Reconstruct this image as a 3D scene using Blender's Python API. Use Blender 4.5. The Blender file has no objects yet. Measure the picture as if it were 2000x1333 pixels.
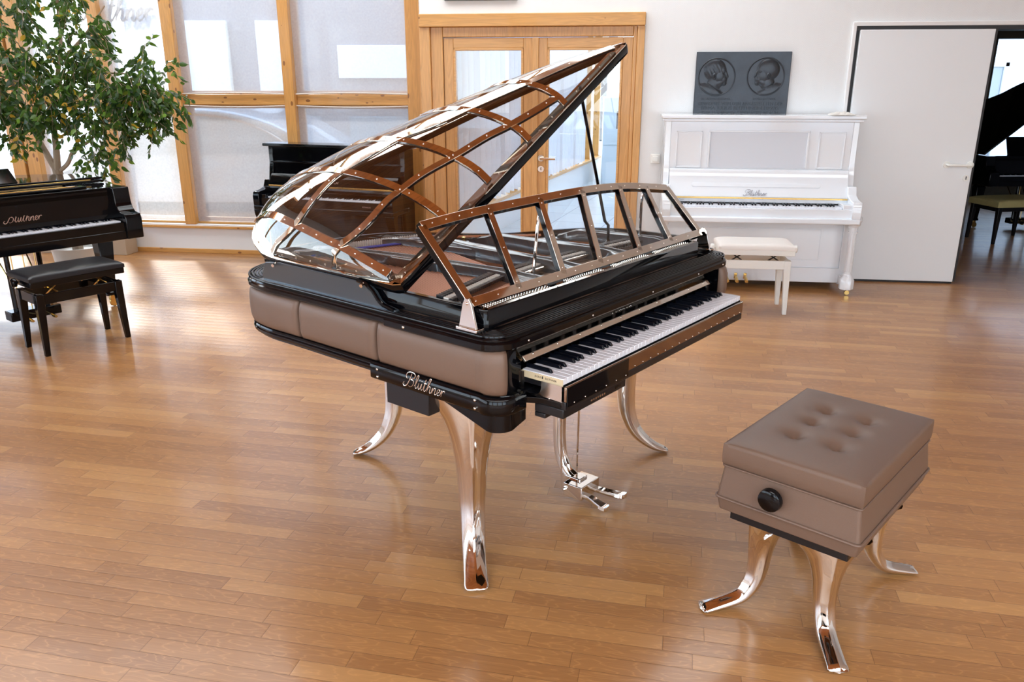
import bpy, bmesh, math, random
from mathutils import Vector, Matrix
random.seed(7)
C = bpy.context.scene.collection
sc = bpy.context.scene
PI = math.pi
R = math.radians
def lerp(a, b, t): return a + (b - a) * t
SKYL, WORLD, SUN, EXPO = 5.6, 5.2, 5.5, .17
def interp(T, x):
    if x <= T[0][0]: return T[0][1]
    n = len(T)
    def m(j):
        if j == 0: return (T[1][1]-T[0][1])/(T[1][0]-T[0][0])
        if j == n-1: return (T[-1][1]-T[-2][1])/(T[-1][0]-T[-2][0])
        return (T[j+1][1]-T[j-1][1])/(T[j+1][0]-T[j-1][0])
    for i in range(n-1):
        x0, y0 = T[i]; x1, y1 = T[i+1]
        if x <= x1:
            h = x1-x0; t = (x-x0)/h
            return (2*t**3-3*t*t+1)*y0+(t**3-2*t*t+t)*h*m(i)+(-2*t**3+3*t*t)*y1+(t**3-t*t)*h*m(i+1)
    return T[-1][1]

# ------------------------------------------------------------------ materials
def newmat(name):
    m = bpy.data.materials.new(name); m.use_nodes = True
    nt = m.node_tree
    return m, nt, nt.nodes['Principled BSDF'], nt.nodes['Material Output']
def pbr(name, col, rough=.5, metal=0, coat=0, spec=.5, bump=0, bscale=200, var=0, vscale=4):
    m, nt, b, o = newmat(name)
    b.inputs['Base Color'].default_value = (*col, 1)
    b.inputs['Roughness'].default_value = rough
    b.inputs['Metallic'].default_value = metal
    b.inputs['Coat Weight'].default_value = coat
    b.inputs['Coat Roughness'].default_value = .04
    b.inputs['Specular IOR Level'].default_value = spec
    tc = nt.nodes.new('ShaderNodeTexCoord')
    if bump:
        n = nt.nodes.new('ShaderNodeTexNoise'); n.inputs['Scale'].default_value = bscale
        nt.links.new(tc.outputs['Object'], n.inputs['Vector'])
        bp = nt.nodes.new('ShaderNodeBump'); bp.inputs['Strength'].default_value = bump; bp.inputs['Distance'].default_value = .002
        nt.links.new(n.outputs['Fac'], bp.inputs['Height']); nt.links.new(bp.outputs['Normal'], b.inputs['Normal'])
    if var:
        n = nt.nodes.new('ShaderNodeTexNoise'); n.inputs['Scale'].default_value = vscale; n.inputs['Detail'].default_value = 5
        nt.links.new(tc.outputs['Object'], n.inputs['Vector'])
        mx = nt.nodes.new('ShaderNodeMix'); mx.data_type = 'RGBA'
        mx.inputs[6].default_value = (*[c*(1-var) for c in col], 1); mx.inputs[7].default_value = (*[min(1, c*(1+var)) for c in col], 1)
        nt.links.new(n.outputs['Fac'], mx.inputs[0]); nt.links.new(mx.outputs[2], b.inputs['Base Color'])
    return m
def M(nt, op, a, b=None, c=None):
    n = nt.nodes.new('ShaderNodeMath'); n.operation = op
    for i, v in enumerate((a, b, c)):
        if v is None: continue
        if isinstance(v, (int, float)): n.inputs[i].default_value = v
        else: nt.links.new(v, n.inputs[i])
    return n.outputs[0]
def mixc(nt, f, a, b, mode='MIX'):
    n = nt.nodes.new('ShaderNodeMix'); n.data_type = 'RGBA'; n.blend_type = mode
    for i, v in ((0, f), (6, a), (7, b)):
        if isinstance(v, (int, float)): n.inputs[i].default_value = v
        elif isinstance(v, tuple): n.inputs[i].default_value = (*v, 1) if len(v) == 3 else v
        else: nt.links.new(v, n.inputs[i])
    return n.outputs[2]
def planks(name, w, L, ang, cols, rough=.3, gap=.012, grain=1.0, bumpd=.0012, coat=.3, axis='XY', dark=.35):
    """boards laid in staggered rows, each board its own tone, with growth-ring figure"""
    m, nt, b, o = newmat(name)
    tc = nt.nodes.new('ShaderNodeTexCoord')
    mp = nt.nodes.new('ShaderNodeMapping'); mp.inputs['Rotation'].default_value = (0, 0, ang)
    nt.links.new(tc.outputs['Object'], mp.inputs['Vector'])
    sx = nt.nodes.new('ShaderNodeSeparateXYZ'); nt.links.new(mp.outputs[0], sx.inputs[0])
    X, Y = sx.outputs[0], sx.outputs[1]
    if axis == 'XZ': Y = sx.outputs[2]
    if axis == 'ZX': X, Y = sx.outputs[2], sx.outputs[0]
    yy = M(nt, 'DIVIDE', Y, w); row = M(nt, 'FLOOR', yy); fy = M(nt, 'FRACT', yy)
    wn = nt.nodes.new('ShaderNodeTexWhiteNoise'); wn.noise_dimensions = '1D'; nt.links.new(row, wn.inputs['W'])
    xx = M(nt, 'ADD', M(nt, 'DIVIDE', X, L), M(nt, 'MULTIPLY', wn.outputs['Value'], 7.3)); col = M(nt, 'FLOOR', xx); fx = M(nt, 'FRACT', xx)
    cb = nt.nodes.new('ShaderNodeCombineXYZ'); nt.links.new(row, cb.inputs[0]); nt.links.new(col, cb.inputs[1])
    w2 = nt.nodes.new('ShaderNodeTexWhiteNoise'); w2.noise_dimensions = '3D'; nt.links.new(cb.outputs[0], w2.inputs['Vector'])
    rp = nt.nodes.new('ShaderNodeValToRGB'); nt.links.new(w2.outputs['Value'], rp.inputs[0])
    els = rp.color_ramp.elements
    while len(els) < len(cols): els.new(.5)
    for i, c in enumerate(cols):
        els[i].position = i/(len(cols)-1); els[i].color = (*c, 1)
    # grain
    cv = nt.nodes.new('ShaderNodeCombineXYZ')
    nt.links.new(M(nt, 'ADD', M(nt, 'MULTIPLY', X, 2.2), M(nt, 'MULTIPLY', w2.outputs['Value'], 40)), cv.inputs[0]); nt.links.new(M(nt, 'MULTIPLY', Y, 9), cv.inputs[1])
    nt.links.new(M(nt, 'MULTIPLY', w2.outputs['Value'], 17), cv.inputs[2])
    ns = nt.nodes.new('ShaderNodeTexNoise'); ns.inputs['Scale'].default_value = 1.6; ns.inputs['Detail'].default_value = 3; nt.links.new(cv.outputs[0], ns.inputs['Vector'])
    ring = M(nt, 'ABSOLUTE', M(nt, 'SUBTRACT', M(nt, 'FRACT', M(nt, 'MULTIPLY', ns.outputs['Fac'], 11)), .5))
    cv2 = nt.nodes.new('ShaderNodeCombineXYZ'); nt.links.new(M(nt, 'MULTIPLY', X, 6), cv2.inputs[0]); nt.links.new(M(nt, 'MULTIPLY', Y, 220), cv2.inputs[1])
    n2 = nt.nodes.new('ShaderNodeTexNoise'); n2.inputs['Scale'].default_value = 1; n2.inputs['Detail'].default_value = 4; nt.links.new(cv2.outputs[0], n2.inputs['Vector'])
    g = M(nt, 'ADD', M(nt, 'MULTIPLY', M(nt, 'POWER', M(nt, 'MULTIPLY', ring, 2), 6), .30*grain), M(nt, 'MULTIPLY', n2.outputs['Fac'], .35*grain))
    c1 = mixc(nt, g, rp.outputs[0], tuple(min(1, c*1.7) for c in cols[-1]))
    ex = M(nt, 'MINIMUM', fy, M(nt, 'SUBTRACT', 1, fy)); ey = M(nt, 'MULTIPLY', M(nt, 'MINIMUM', fx, M(nt, 'SUBTRACT', 1, fx)), L/w)
    e = M(nt, 'MINIMUM', ex, ey); line = M(nt, 'LESS_THAN', e, gap)
    c2 = mixc(nt, M(nt, 'MULTIPLY', line, 1-dark), c1, (.09, .035, .012))
    nt.links.new(c2, b.inputs['Base Color'])
    n3 = nt.nodes.new('ShaderNodeTexNoise'); n3.inputs['Scale'].default_value = 1.3; n3.inputs['Detail'].default_value = 6; nt.links.new(tc.outputs['Object'], n3.inputs['Vector'])
    nt.links.new(M(nt, 'ADD', M(nt, 'MULTIPLY', n3.outputs['Fac'], .18), rough-.09), b.inputs['Roughness'])
    h = M(nt, 'ADD', M(nt, 'MULTIPLY', M(nt, 'SMOOTH_MIN', e, .06, .03), 8), M(nt, 'MULTIPLY', n2.outputs['Fac'], .08))
    cup = M(nt, 'MULTIPLY', M(nt, 'MULTIPLY', ex, ex), 1.5)
    h = M(nt, 'ADD', h, cup); h = M(nt, 'ADD', h, M(nt, 'MULTIPLY', w2.outputs['Value'], .25))
    bp = nt.nodes.new('ShaderNodeBump'); bp.inputs['Strength'].default_value = .6; bp.inputs['Distance'].default_value = bumpd
    nt.links.new(h, bp.inputs['Height']); nt.links.new(bp.outputs[0], b.inputs['Normal'])
    b.inputs['Coat Weight'].default_value = coat; b.inputs['Coat Roughness'].default_value = .12
    return m
def pine(name, col, axis, knots=True):
    m, nt, b, o = newmat(name)
    tc = nt.nodes.new('ShaderNodeTexCoord'); mp = nt.nodes.new('ShaderNodeMapping'); nt.links.new(tc.outputs['Object'], mp.inputs['Vector'])
    s = [14, 14, 14]; s['XYZ'.index(axis)] = .9; mp.inputs['Scale'].default_value = s
    n = nt.nodes.new('ShaderNodeTexNoise'); n.inputs['Scale'].default_value = 1.2; n.inputs['Detail'].default_value = 4; n.inputs['Distortion'].default_value = .6
    nt.links.new(mp.outputs[0], n.inputs['Vector'])
    f = M(nt, 'ABSOLUTE', M(nt, 'SUBTRACT', M(nt, 'FRACT', M(nt, 'MULTIPLY', n.outputs['Fac'], 9)), .5))
    c = mixc(nt, f, tuple(x*.78 for x in col), tuple(min(1, x*1.12) for x in col))
    if knots:
        v = nt.nodes.new('ShaderNodeTexVoronoi'); v.inputs['Scale'].default_value = 1
        m2 = nt.nodes.new('ShaderNodeMapping'); s = [15, 15, 15]; s['XYZ'.index(axis)] = 8; m2.inputs['Scale'].default_value = s
        nt.links.new(tc.outputs['Object'], m2.inputs['Vector']); nt.links.new(m2.outputs[0], v.inputs['Vector'])
        k = M(nt, 'MULTIPLY', M(nt, 'MULTIPLY', M(nt, 'LESS_THAN', v.outputs['Distance'], .17), M(nt, 'GREATER_THAN', v.outputs['Color'], .45)), .8)
        c = mixc(nt, k, c, (.16, .05, .015))
    nt.links.new(c, b.inputs['Base Color']); b.inputs['Roughness'].default_value = .42; b.inputs['Coat Weight'].default_value = .15
    return m
def glassy(name, tint, gloss=.09, rough=.0, grey=None, body=0.0):
    """thin clear pane: transparent with a Fresnel reflection on top"""
    m, nt, b, o = newmat(name); nt.nodes.remove(b)
    t = nt.nodes.new('ShaderNodeBsdfTransparent'); t.inputs[0].default_value = (*tint, 1)
    g = nt.nodes.new('ShaderNodeBsdfGlossy'); g.inputs['Roughness'].default_value = rough; g.inputs[0].default_value = (.95, .95, .93, 1)
    lw = nt.nodes.new('ShaderNodeLayerWeight'); lw.inputs['Blend'].default_value = .5
    f = M(nt, 'ADD', M(nt, 'MULTIPLY', M(nt, 'POWER', lw.outputs['Facing'], 3.0), .75), gloss)
    mx = nt.nodes.new('ShaderNodeMixShader'); nt.links.new(f, mx.inputs[0]); nt.links.new(t.outputs[0], mx.inputs[1]); nt.links.new(g.outputs[0], mx.inputs[2])
    last = mx
    if grey:
        d = nt.nodes.new('ShaderNodeBsdfDiffuse'); d.inputs[0].default_value = (*grey, 1)
        m3 = nt.nodes.new('ShaderNodeMixShader'); m3.inputs[0].default_value = body
        nt.links.new(mx.outputs[0], m3.inputs[1]); nt.links.new(d.outputs[0], m3.inputs[2]); last = m3
    nt.links.new(last.outputs[0], o.inputs[0])
    return m
def sheer(name, trans, col, tl=.6):
    m, nt, b, o = newmat(name); nt.nodes.remove(b)
    t = nt.nodes.new('ShaderNodeBsdfTransparent')
    a = nt.nodes.new('ShaderNodeBsdfTranslucent'); a.inputs[0].default_value = (*col, 1)
    d = nt.nodes.new('ShaderNodeBsdfDiffuse'); d.inputs[0].default_value = (*col, 1)
    m1 = nt.nodes.new('ShaderNodeMixShader'); m1.inputs[0].default_value = tl; nt.links.new(d.outputs[0], m1.inputs[1]); nt.links.new(a.outputs[0], m1.inputs[2])
    tc = nt.nodes.new('ShaderNodeTexCoord'); n = nt.nodes.new('ShaderNodeTexNoise'); n.inputs['Scale'].default_value = 60; n.inputs['Detail'].default_value = 3
    nt.links.new(tc.outputs['Object'], n.inputs['Vector'])
    m2 = nt.nodes.new('ShaderNodeMixShader'); nt.links.new(M(nt, 'ADD', M(nt, 'MULTIPLY', n.outputs['Fac'], .2), 1-trans-.1), m2.inputs[0])
    nt.links.new(t.outputs[0], m2.inputs[1]); nt.links.new(m1.outputs[0], m2.inputs[2]); nt.links.new(m2.outputs[0], o.inputs[0])
    return m
def emis(name, col, s):
    m, nt, b, o = newmat(name); b.inputs['Base Color'].default_value = (.8, .8, .8, 1)
    b.inputs['Emission Color'].default_value = (*col, 1); b.inputs['Emission Strength'].default_value = s
    return m
BLACK = pbr('black_lacquer', (.002, .002, .003), .07, 0, 0, .32)
BLACKS = pbr('black_satin', (.008, .008, .010), .3)
LEATHER = pbr('taupe_leather', (.168, .105, .075), .42, 0, 0, .45, .25, 700, .06, 3)
BLEATHER = pbr('black_leather', (.008, .008, .011), .38, 0, 0, .5, .2, 500)
CHROME = pbr('chrome', (.84, .81, .78), .045, 1)
MIRROR = pbr('polished_steel_strip', (.90, .82, .72), .05, 1)
STEEL = pbr('champagne_steel', (.80, .72, .64), .16, 1)
BRASS = pbr('brass', (.80, .56, .20), .16, 1)
IRON = pbr('painted_iron', (.070, .085, .100), .22, .5, .7)
COPPER = pbr('copper_winding', (.72, .36, .24), .35, .7)
WIRE = pbr('steel_wire', (.50, .42, .36), .25, 1)
PINM = pbr('nickel_pin', (.85, .80, .74), .15, 1)
FELTB = pbr('blue_felt', (.02, .05, .42), .9)
FELTW = pbr('white_felt', (.75, .72, .68), .9)
SPRUCE = pbr('action_wood', (.42, .24, .11), .4, 0, .3, .5, 0, 1, .2, 20)
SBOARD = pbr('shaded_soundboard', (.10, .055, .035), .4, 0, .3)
IVORY = pbr('white_key_top', (.86, .88, .95), .18, 0, .3)
KEYWOOD = pbr('key_wood', (.72, .60, .40), .4, 0, 0, .5, 0, 1, .08, 30)
EBONY = pbr('black_key', (.003, .004, .008), .22, 0, 0, .35)
WHITEL = pbr('white_lacquer', (.82, .86, .91), .10, 0, .5)
CREAM = pbr('cream_paint', (.82, .83, .80), .3)
CREAML = pbr('cream_leather', (.78, .74, .70), .4)
DARKTXT = pbr('dark_print', (.02, .02, .02), .5)
GREYTXT = pbr('grey_print', (.30, .30, .34), .4)
GOLDTXT = pbr('rose_gold_lettering', (.42, .26, .20), .35, .3)
SILVTXT = pbr('silver_lettering', (.95, .86, .80), .2, .9)
GRAPH = pbr('slate_board', (.060, .078, .095), .16, .3, .5)
SLIPM = pbr('bronze_acrylic_strip', (.36, .26, .19), .06, 1)
GOLDFELT = pbr('olive_gold_velvet', (.42, .36, .16), .85, 0, 0, .3, .3, 300, .12, 12)
PINEV = pine('pine_upright', (.66, .33, .09), 'Z'); PINEH = pine('pine_level', (.68, .345, .095), 'X')
DOORV = pine('door_wood_upright', (.68, .36, .125), 'Z', False); DOORH = pine('door_wood_level', (.70, .375, .13), 'X', False)
LEAF = None
DOME = glassy('smoked_acrylic', (.80, .765, .74), .10, .0)
CLEAR = glassy('clear_pane', (.97, .98, .98), .045)
FALLG = glassy('smoked_fallboard_acrylic', (.60, .58, .56), .10, grey=(.16, .14, .12), body=.35)
SHEERB = sheer('sun_lit_sheer', .55, (.90, .89, .86)); SHEERG = sheer('dim_bay_sheer', .38, (.52, .50, .50), .35)  # one cloth in two copies: sunlit and dim bays are put into the colour
FLOOR = planks('oak_parquet', .064, .47, R(12.0), [(.275, .117, .040), (.320, .142, .048), (.350, .159, .054), (.385, .180, .062), (.465, .238, .085)], rough=.33, coat=.22, grain=.8)
CEILW = planks('ceiling_boards', .14, 4.5, R(8), [(.24, .085, .022), (.34, .13, .035), (.44, .18, .05)], rough=.45, coat=0, gap=.04)

# ------------------------------------------------------------------ mesh builder
class MB:
    def __init__(s): s.v = []; s.f = []
    def add(s, vs, fs, mat=None):
        o = len(s.v)
        s.v += [tuple(mat @ Vector(p)) if mat else tuple(p) for p in vs]
        s.f += [tuple(o+i for i in f) for f in fs]; return s
    def box(s, x0, x1, y0, y1, z0, z1, mat=None):
        vs = [(x, y, z) for z in (z0, z1) for y in (y0, y1) for x in (x0, x1)]
        return s.add(vs, [(0, 2, 3, 1), (4, 5, 7, 6), (0, 1, 5, 4), (1, 3, 7, 5), (3, 2, 6, 7), (2, 0, 4, 6)], mat)
    def prism(s, poly, a0, a1, plane='XY', mat=None):
        def P(p, a): return {'XY': (p[0], p[1], a), 'XZ': (p[0], a, p[1]), 'YZ': (a, p[0], p[1])}[plane]
        n = len(poly); vs = [P(p, a0) for p in poly] + [P(p, a1) for p in poly]
        fs = [tuple(range(n))[::-1], tuple(range(n, 2*n))] + [(i, (i+1) % n, n+(i+1) % n, n+i) for i in range(n)]
        return s.add(vs, fs, mat)
    def rings(s, rs, closed=False, cap=True, mat=None):
        k = len(rs[0]); vs = [p for r in rs for p in r]; fs = []
        m = len(rs)
        for i in range(m if closed else m-1):
            a = i*k; b = ((i+1) % m)*k
            for j in range(k): fs.append((a+j, a+(j+1) % k, b+(j+1) % k, b+j))
        if cap and not closed: fs += [tuple(range(k))[::-1], tuple((m-1)*k+j for j in range(k))]
        return s.add(vs, fs, mat)
    def tube(s, pts, r, n=8, closed=False, mat=None):
        pts = [Vector(p) for p in pts]; m = len(pts); rs = []
        rr = r if isinstance(r, (list, tuple)) else [r]*m
        up = None
        for i, p in enumerate(pts):
            if closed: t = (pts[(i+1) % m]-pts[i-1])
            else: t = pts[min(i+1, m-1)]-pts[max(i-1, 0)]
            t.normalize()
            if up is None:
                up = Vector((0, 0, 1)) if abs(t.z) < .9 else Vector((1, 0, 0))
            a = t.cross(up).normalized(); up = a.cross(t).normalized()
            rs.append([tuple(p + (a*math.cos(2*PI*j/n) + up*math.sin(2*PI*j/n))*rr[i]) for j in range(n)])
        return s.rings(rs, closed, True, mat)
    def lathe(s, prof, n=20, c=(0, 0, 0), axis='Z', mat=None):
        rs = []
        for r, h in prof:
            ring = []
            for j in range(n):
                a = 2*PI*j/n; x, y = r*math.cos(a), r*math.sin(a)
                p = {'Z': (x, y, h), 'Y': (x, h, -y), 'X': (h, x, y)}[axis]
                ring.append((p[0]+c[0], p[1]+c[1], p[2]+c[2]))
            rs.append(ring)
        return s.rings(rs, False, True, mat)
    def sweep(s, path, prof, closed=False, cprof=True, mat=None):
        """path: 2D points; prof: (outward offset, z)"""
        m = len(path); rs = []
        for i, p in enumerate(path):
            a = path[(i-1) % m] if closed or i else path[0]; b = path[(i+1) % m] if closed or i < m-1 else path[-1]
            tx, ty = b[0]-a[0], b[1]-a[1]; l = math.hypot(tx, ty) or 1; nx, ny = ty/l, -tx/l
            rs.append([(p[0]+nx*d, p[1]+ny*d, z) for d, z in prof])
        if cprof: return s.rings(rs, closed, True, mat)
        k = len(prof); vs = [q for r in rs for q in r]; fs = []
        for i in range(m if closed else m-1):
            a = i*k; b = ((i+1) % m)*k
            for j in range(k-1): fs.append((a+j, a+j+1, b+j+1, b+j))
        return s.add(vs, fs, mat)
    def grid(s, fn, nu, nv, mat=None):
        vs = [fn(i/nu, j/nv) for i in range(nu+1) for j in range(nv+1)]; w = nv+1
        return s.add(vs, [(i*w+j, (i+1)*w+j, (i+1)*w+j+1, i*w+j+1) for i in range(nu) for j in range(nv)], mat)
    def build(s, name, mat, parent=None, bevel=0, smooth=35, solid=0, loc=None, rot=None, seg=2, sub=0):
        me = bpy.data.meshes.new(name); me.from_pydata(s.v, [], s.f); me.validate()
        bm = bmesh.new(); bm.from_mesh(me); bmesh.ops.recalc_face_normals(bm, faces=bm.faces); bm.to_mesh(me); bm.free()
        me.materials.append(mat)
        for p in me.polygons: p.use_smooth = True
        me.set_sharp_from_angle(angle=R(smooth))
        o = bpy.data.objects.new(name, me); C.objects.link(o)
        if parent: o.parent = parent
        if loc: o.location = loc
        if rot: o.rotation_euler = rot
        if solid:
            md = o.modifiers.new('s', 'SOLIDIFY'); md.thickness = solid; md.offset = 0
        if bevel:
            md = o.modifiers.new('b', 'BEVEL'); md.width = bevel; md.segments = seg; md.limit_method = 'ANGLE'; md.angle_limit = R(40)
            md.harden_normals = False
        if sub:
            md = o.modifiers.new('u', 'SUBSURF'); md.levels = sub; md.render_levels = sub
        return o
def tag(o, label=None, cat=None, group=None, kind=None):
    if label: o['label'] = label
    if cat: o['category'] = cat
    if group: o['group'] = group
    if kind: o['kind'] = kind
    return o
def empty(name, loc, rz=0, label=None, cat=None, group=None, sc_=1):
    o = bpy.data.objects.new(name, None); C.objects.link(o); o.location = loc; o.rotation_euler = (0, 0, rz); o.scale = (sc_,)*3
    o.empty_display_size = .1
    return tag(o, label, cat, group)
def B(name, mat, parent, x0, x1, y0, y1, z0, z1, bevel=.002, **k): return MB().box(x0, x1, y0, y1, z0, z1).build(name, mat, parent, bevel, **k)
def struct(o): o['kind'] = 'structure'; return o
def dup(o, parent, loc=None, rot=None):
    c = o.copy(); C.objects.link(c); c.parent = parent
    if loc: c.location = loc
    if rot: c.rotation_euler = rot
    return c
def rrect(x0, x1, y0, y1, r, n=6):
    P = []
    for cx, cy, a in ((x1-r, y1-r, 0), (x0+r, y1-r, 90), (x0+r, y0+r, 180), (x1-r, y0+r, 270)):
        P += [(cx+r*math.cos(R(a+90*i/n)), cy+r*math.sin(R(a+90*i/n))) for i in range(n+1)]
    return P
def catmull(P, n=8, closed=False):
    out = []; m = len(P); D = len(P[0])
    for i in range(m if closed else m-1):
        p = [P[(i+k) % m] if closed else P[max(0, min(m-1, i+k))] for k in (-1, 0, 1, 2)]
        for j in range(n):
            t = j/n
            out.append(tuple(.5*((2*p[1][d])+(-p[0][d]+p[2][d])*t+(2*p[0][d]-5*p[1][d]+4*p[2][d]-p[3][d])*t*t+(-p[0][d]+3*p[1][d]-3*p[2][d]+p[3][d])*t**3) for d in range(D)))
    if not closed: out.append(tuple(P[-1]))
    return out
def resample(P, step, closed=False):
    Q = P + [P[0]] if closed else P; out = [Q[0]]; acc = 0
    for a, b in zip(Q, Q[1:]):
        l = math.dist(a, b); d = step-acc
        while d < l: out.append(tuple(lerp(a[k], b[k], d/l) for k in range(len(a)))); d += step
        acc = l-(d-step)
    if not closed: out.append(Q[-1])
    return out
_bolt = {}
def bolt(parent, p, rot, mat=PINM, r=.0045):
    r *= .72
    """domed screw head, z axis outward"""
    k = (mat.name, r)
    if k not in _bolt:
        o = MB().lathe([(r, 0), (r, r*.25), (r*.8, r*.55), (r*.45, r*.72), (.0001, r*.78)], 10).build('bolt', mat, parent, loc=p, rot=rot); _bolt[k] = o; return o
    return dup(_bolt[k], parent, p, rot)
def text(name, s, size, mat, parent, loc, rot, ext=.001, sx=1):
    cu = bpy.data.curves.new(name, 'FONT'); cu.body = s; cu.size = size; cu.extrude = ext; cu.align_x = 'CENTER'; cu.align_y = 'CENTER'; cu.resolution_u = 3
    t = bpy.data.objects.new(name, cu); C.objects.link(t); bpy.context.view_layer.update()
    me = bpy.data.meshes.new_from_object(t.evaluated_get(bpy.context.evaluated_depsgraph_get()))
    bpy.data.objects.remove(t)
    o = bpy.data.objects.new(name, me); C.objects.link(o); me.materials.clear(); me.materials.append(mat)
    o.parent = parent; o.location = loc; o.rotation_euler = rot; o.scale = (sx, 1, 1)
    return o
SCRIPT = [ # strokes of the script word, x advance baked in
 [(-.10,.22),(-.20,.20),(-.22,.06),(-.08,-.04),(.12,.06),(.30,.38),(.46,.80),(.52,1.0)],
 [(.20,.52),(.06,.60),(.02,.80),(.16,1.0),(.45,1.08),(.74,1.04),(.84,.88),(.74,.68),(.46,.56),(.66,.52),(.74,.34),(.62,.10),(.42,.0),(.28,.06)],
 [(.80,.14),(.92,.30),(1.10,.66),(1.16,.92),(1.10,1.0),(1.02,.86),(.96,.50),(.92,.16),(.98,.02),(1.10,.10),(1.20,.30)],
 [(1.20,.30),(1.24,.46),(1.20,.16),(1.26,.02),(1.38,.14),(1.50,.46),(1.46,.14),(1.52,.02),(1.62,.12)],
 [(1.31,.64),(1.32,.68)], [(1.49,.64),(1.50,.68)],
 [(1.62,.12),(1.76,.50),(1.86,.86),(1.76,.40),(1.72,.12),(1.80,.0),(1.92,.14)], [(1.68,.56),(1.96,.58)],
 [(1.92,.14),(2.06,.40),(2.26,.84),(2.26,1.0),(2.16,.96),(2.06,.50),(2.00,.0)], [(2.02,.14),(2.14,.40),(2.26,.44),(2.28,.30),(2.24,.08),(2.32,.0),(2.42,.12)],
 [(2.42,.12),(2.50,.42),(2.46,.0)], [(2.47,.14),(2.60,.40),(2.72,.44),(2.74,.30),(2.70,.08),(2.78,.0),(2.90,.14)],
 [(2.90,.14),(3.06,.24),(3.14,.38),(3.06,.46),(2.94,.34),(2.92,.12),(3.02,.0),(3.18,.10)],
 [(3.18,.10),(3.32,.44),(3.28,.0)], [(3.30,.20),(3.42,.42),(3.54,.44),(3.58,.34)]]
def script_word(parent, mat, width, loc, rot, slant=.18, w=.032, name='lettering'):
    s = width/3.8; mb = MB()
    for st in SCRIPT:
        q = [((x+slant*y)*s, y*s, 0) for x, y in catmull(st, 6)]
        m = len(q); rr = [w*s*(.55+.75*abs(math.sin(PI*(i/(m-1))))) for i in range(m)]
        mb.tube(q, rr, 5)
    return mb.build(name, mat, parent, loc=loc, rot=rot)
def keyboard(root, n_white=52, pitch=.02355, x0=0, y0=0, z=.745, length=.15, bl=.095, wood=True, thick=.019, bh=.012):
    """white keys from the left (A first) and the black keys between them"""
    bodyW = MB().box(.0004, pitch-.0004, 0, length, -thick, 0)
    wk = bodyW.build('white_key', IVORY, root, .0012, loc=(x0, y0, z), seg=1)
    for i in range(1, n_white): dup(wk, root, (x0+i*pitch, y0, z))
    w = .0055
    mb = MB().add([(-w, 0, 0), (w, 0, 0), (w, bl, 0), (-w, bl, 0), (-w*.75, .008, bh), (w*.75, .008, bh), (w*.75, bl, bh), (-w*.75, bl, bh)],
                  [(0, 3, 2, 1), (4, 5, 6, 7), (0, 1, 5, 4), (1, 2, 6, 5), (2, 3, 7, 6), (3, 0, 4, 7)])
    bk = None
    for i in range(n_white-1):
        if (i % 7) in (1, 4): continue      # no black key between B-C and E-F
        p = (x0+(i+1)*pitch, y0+length-bl, z)
        if bk is None: bk = mb.build('black_key', EBONY, root, .0012, loc=p, seg=2)
        else: dup(bk, root, p)
# ------------------------------------------------------------------ glass-lidded grand piano (its own frame: x bass to treble, y towards the tail)
PX, PY, PANG = .148, 2.177, R(51.03)
gp = empty('grand_piano', (PX, PY, 0), PANG, 'black and taupe-leather grand piano with a raised clear domed lid and chrome sabre legs', 'piano')
def arc(cx, cy, r, a0, a1, n=6): return [(cx+r*math.cos(R(lerp(a0, a1, i/n))), cy+r*math.sin(R(lerp(a0, a1, i/n)))) for i in range(n+1)]
CURVE = [(1.365, .50), (1.350, .68), (1.27, .82), (1.10, .93), (.94, 1.02), (.82, 1.15), (.72, 1.30), (.56, 1.43), (.34, 1.495), (.12, 1.485), (-.02, 1.44), (-.095, 1.36), (-.12, 1.25), (-.12, 1.12)]
body = [(1.29, .135)] + arc(1.315, .185, .05, -90, 0) + catmull(CURVE, 8)[1:] + arc(-.075, .185, .05, 180, 270)[0:] + [(-.05, .135)]
# ----- leather upholstery panels
def seg_path(P, y_hi, y_lo):   # straight left side between two y values
    return [(-.12, lerp(y_hi, y_lo, i/14)) for i in range(15)]
fine = resample(body, .012)
iL = max(i for i, p in enumerate(fine) if p[0] < -.119 and p[1] > 1.05)
idx = [0]
pans = []
tailpart = fine[:iL+1]
cuts = [0]
L0 = len(tailpart); n_p = 5
bounds = [int(round(L0*k/n_p)) for k in range(n_p+1)]
for k in range(n_p): pans.append(tailpart[bounds[k]:min(L0, bounds[k+1]+1)])
pans.append([(-.12, lerp(1.05, .645, i/26)) for i in range(27)])
last = [(-.12, lerp(.645, .20, i/28)) for i in range(29)] + [p for p in fine if p[1] < .20 and p[0] < -.088]
pans.append(last)
def leather_panel(P, open_end=False):
    mb = MB(); m = len(P)
    nz = 12; z0, z1 = .690, .834
    L = [0]
    for a, b in zip(P, P[1:]): L.append(L[-1]+math.dist(a, b))
    T = L[-1]; rs = []
    # densify the ends so that the panel rolls over at its seams
    for i, p in enumerate(P):
        a = P[max(0, i-1)]; b = P[min(m-1, i+1)]; tx, ty = b[0]-a[0], b[1]-a[1]; l = math.hypot(tx, ty); nx, ny = ty/l, -tx/l
        e = L[i] if open_end else min(L[i], T-L[i]); k = math.sqrt(max(0, 1-(1-min(1, e/.022))**2)); k = .25+.75*k if 0 < i < m-1 or (open_end and i) else .0
        ring = []
        for j in range(nz+1):
            w = j/nz; f = (max(0, 1-abs(2*w-1)**3.2))**.55
            d = .004+.022*f*k; ring.append((p[0]+nx*d, p[1]+ny*d, lerp(z0, z1, w)))
        rs.append(ring)
    vs = [q for r in rs for q in r]; w = nz+1
    mb.add(vs, [(i*w+j, i*w+j+1, (i+1)*w+j+1, (i+1)*w+j) for i in range(m-1) for j in range(nz)])
    return mb.build('leather_panel', LEATHER, gp, smooth=80, solid=.003)
for P in pans: leather_panel(P, P is last)
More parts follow.
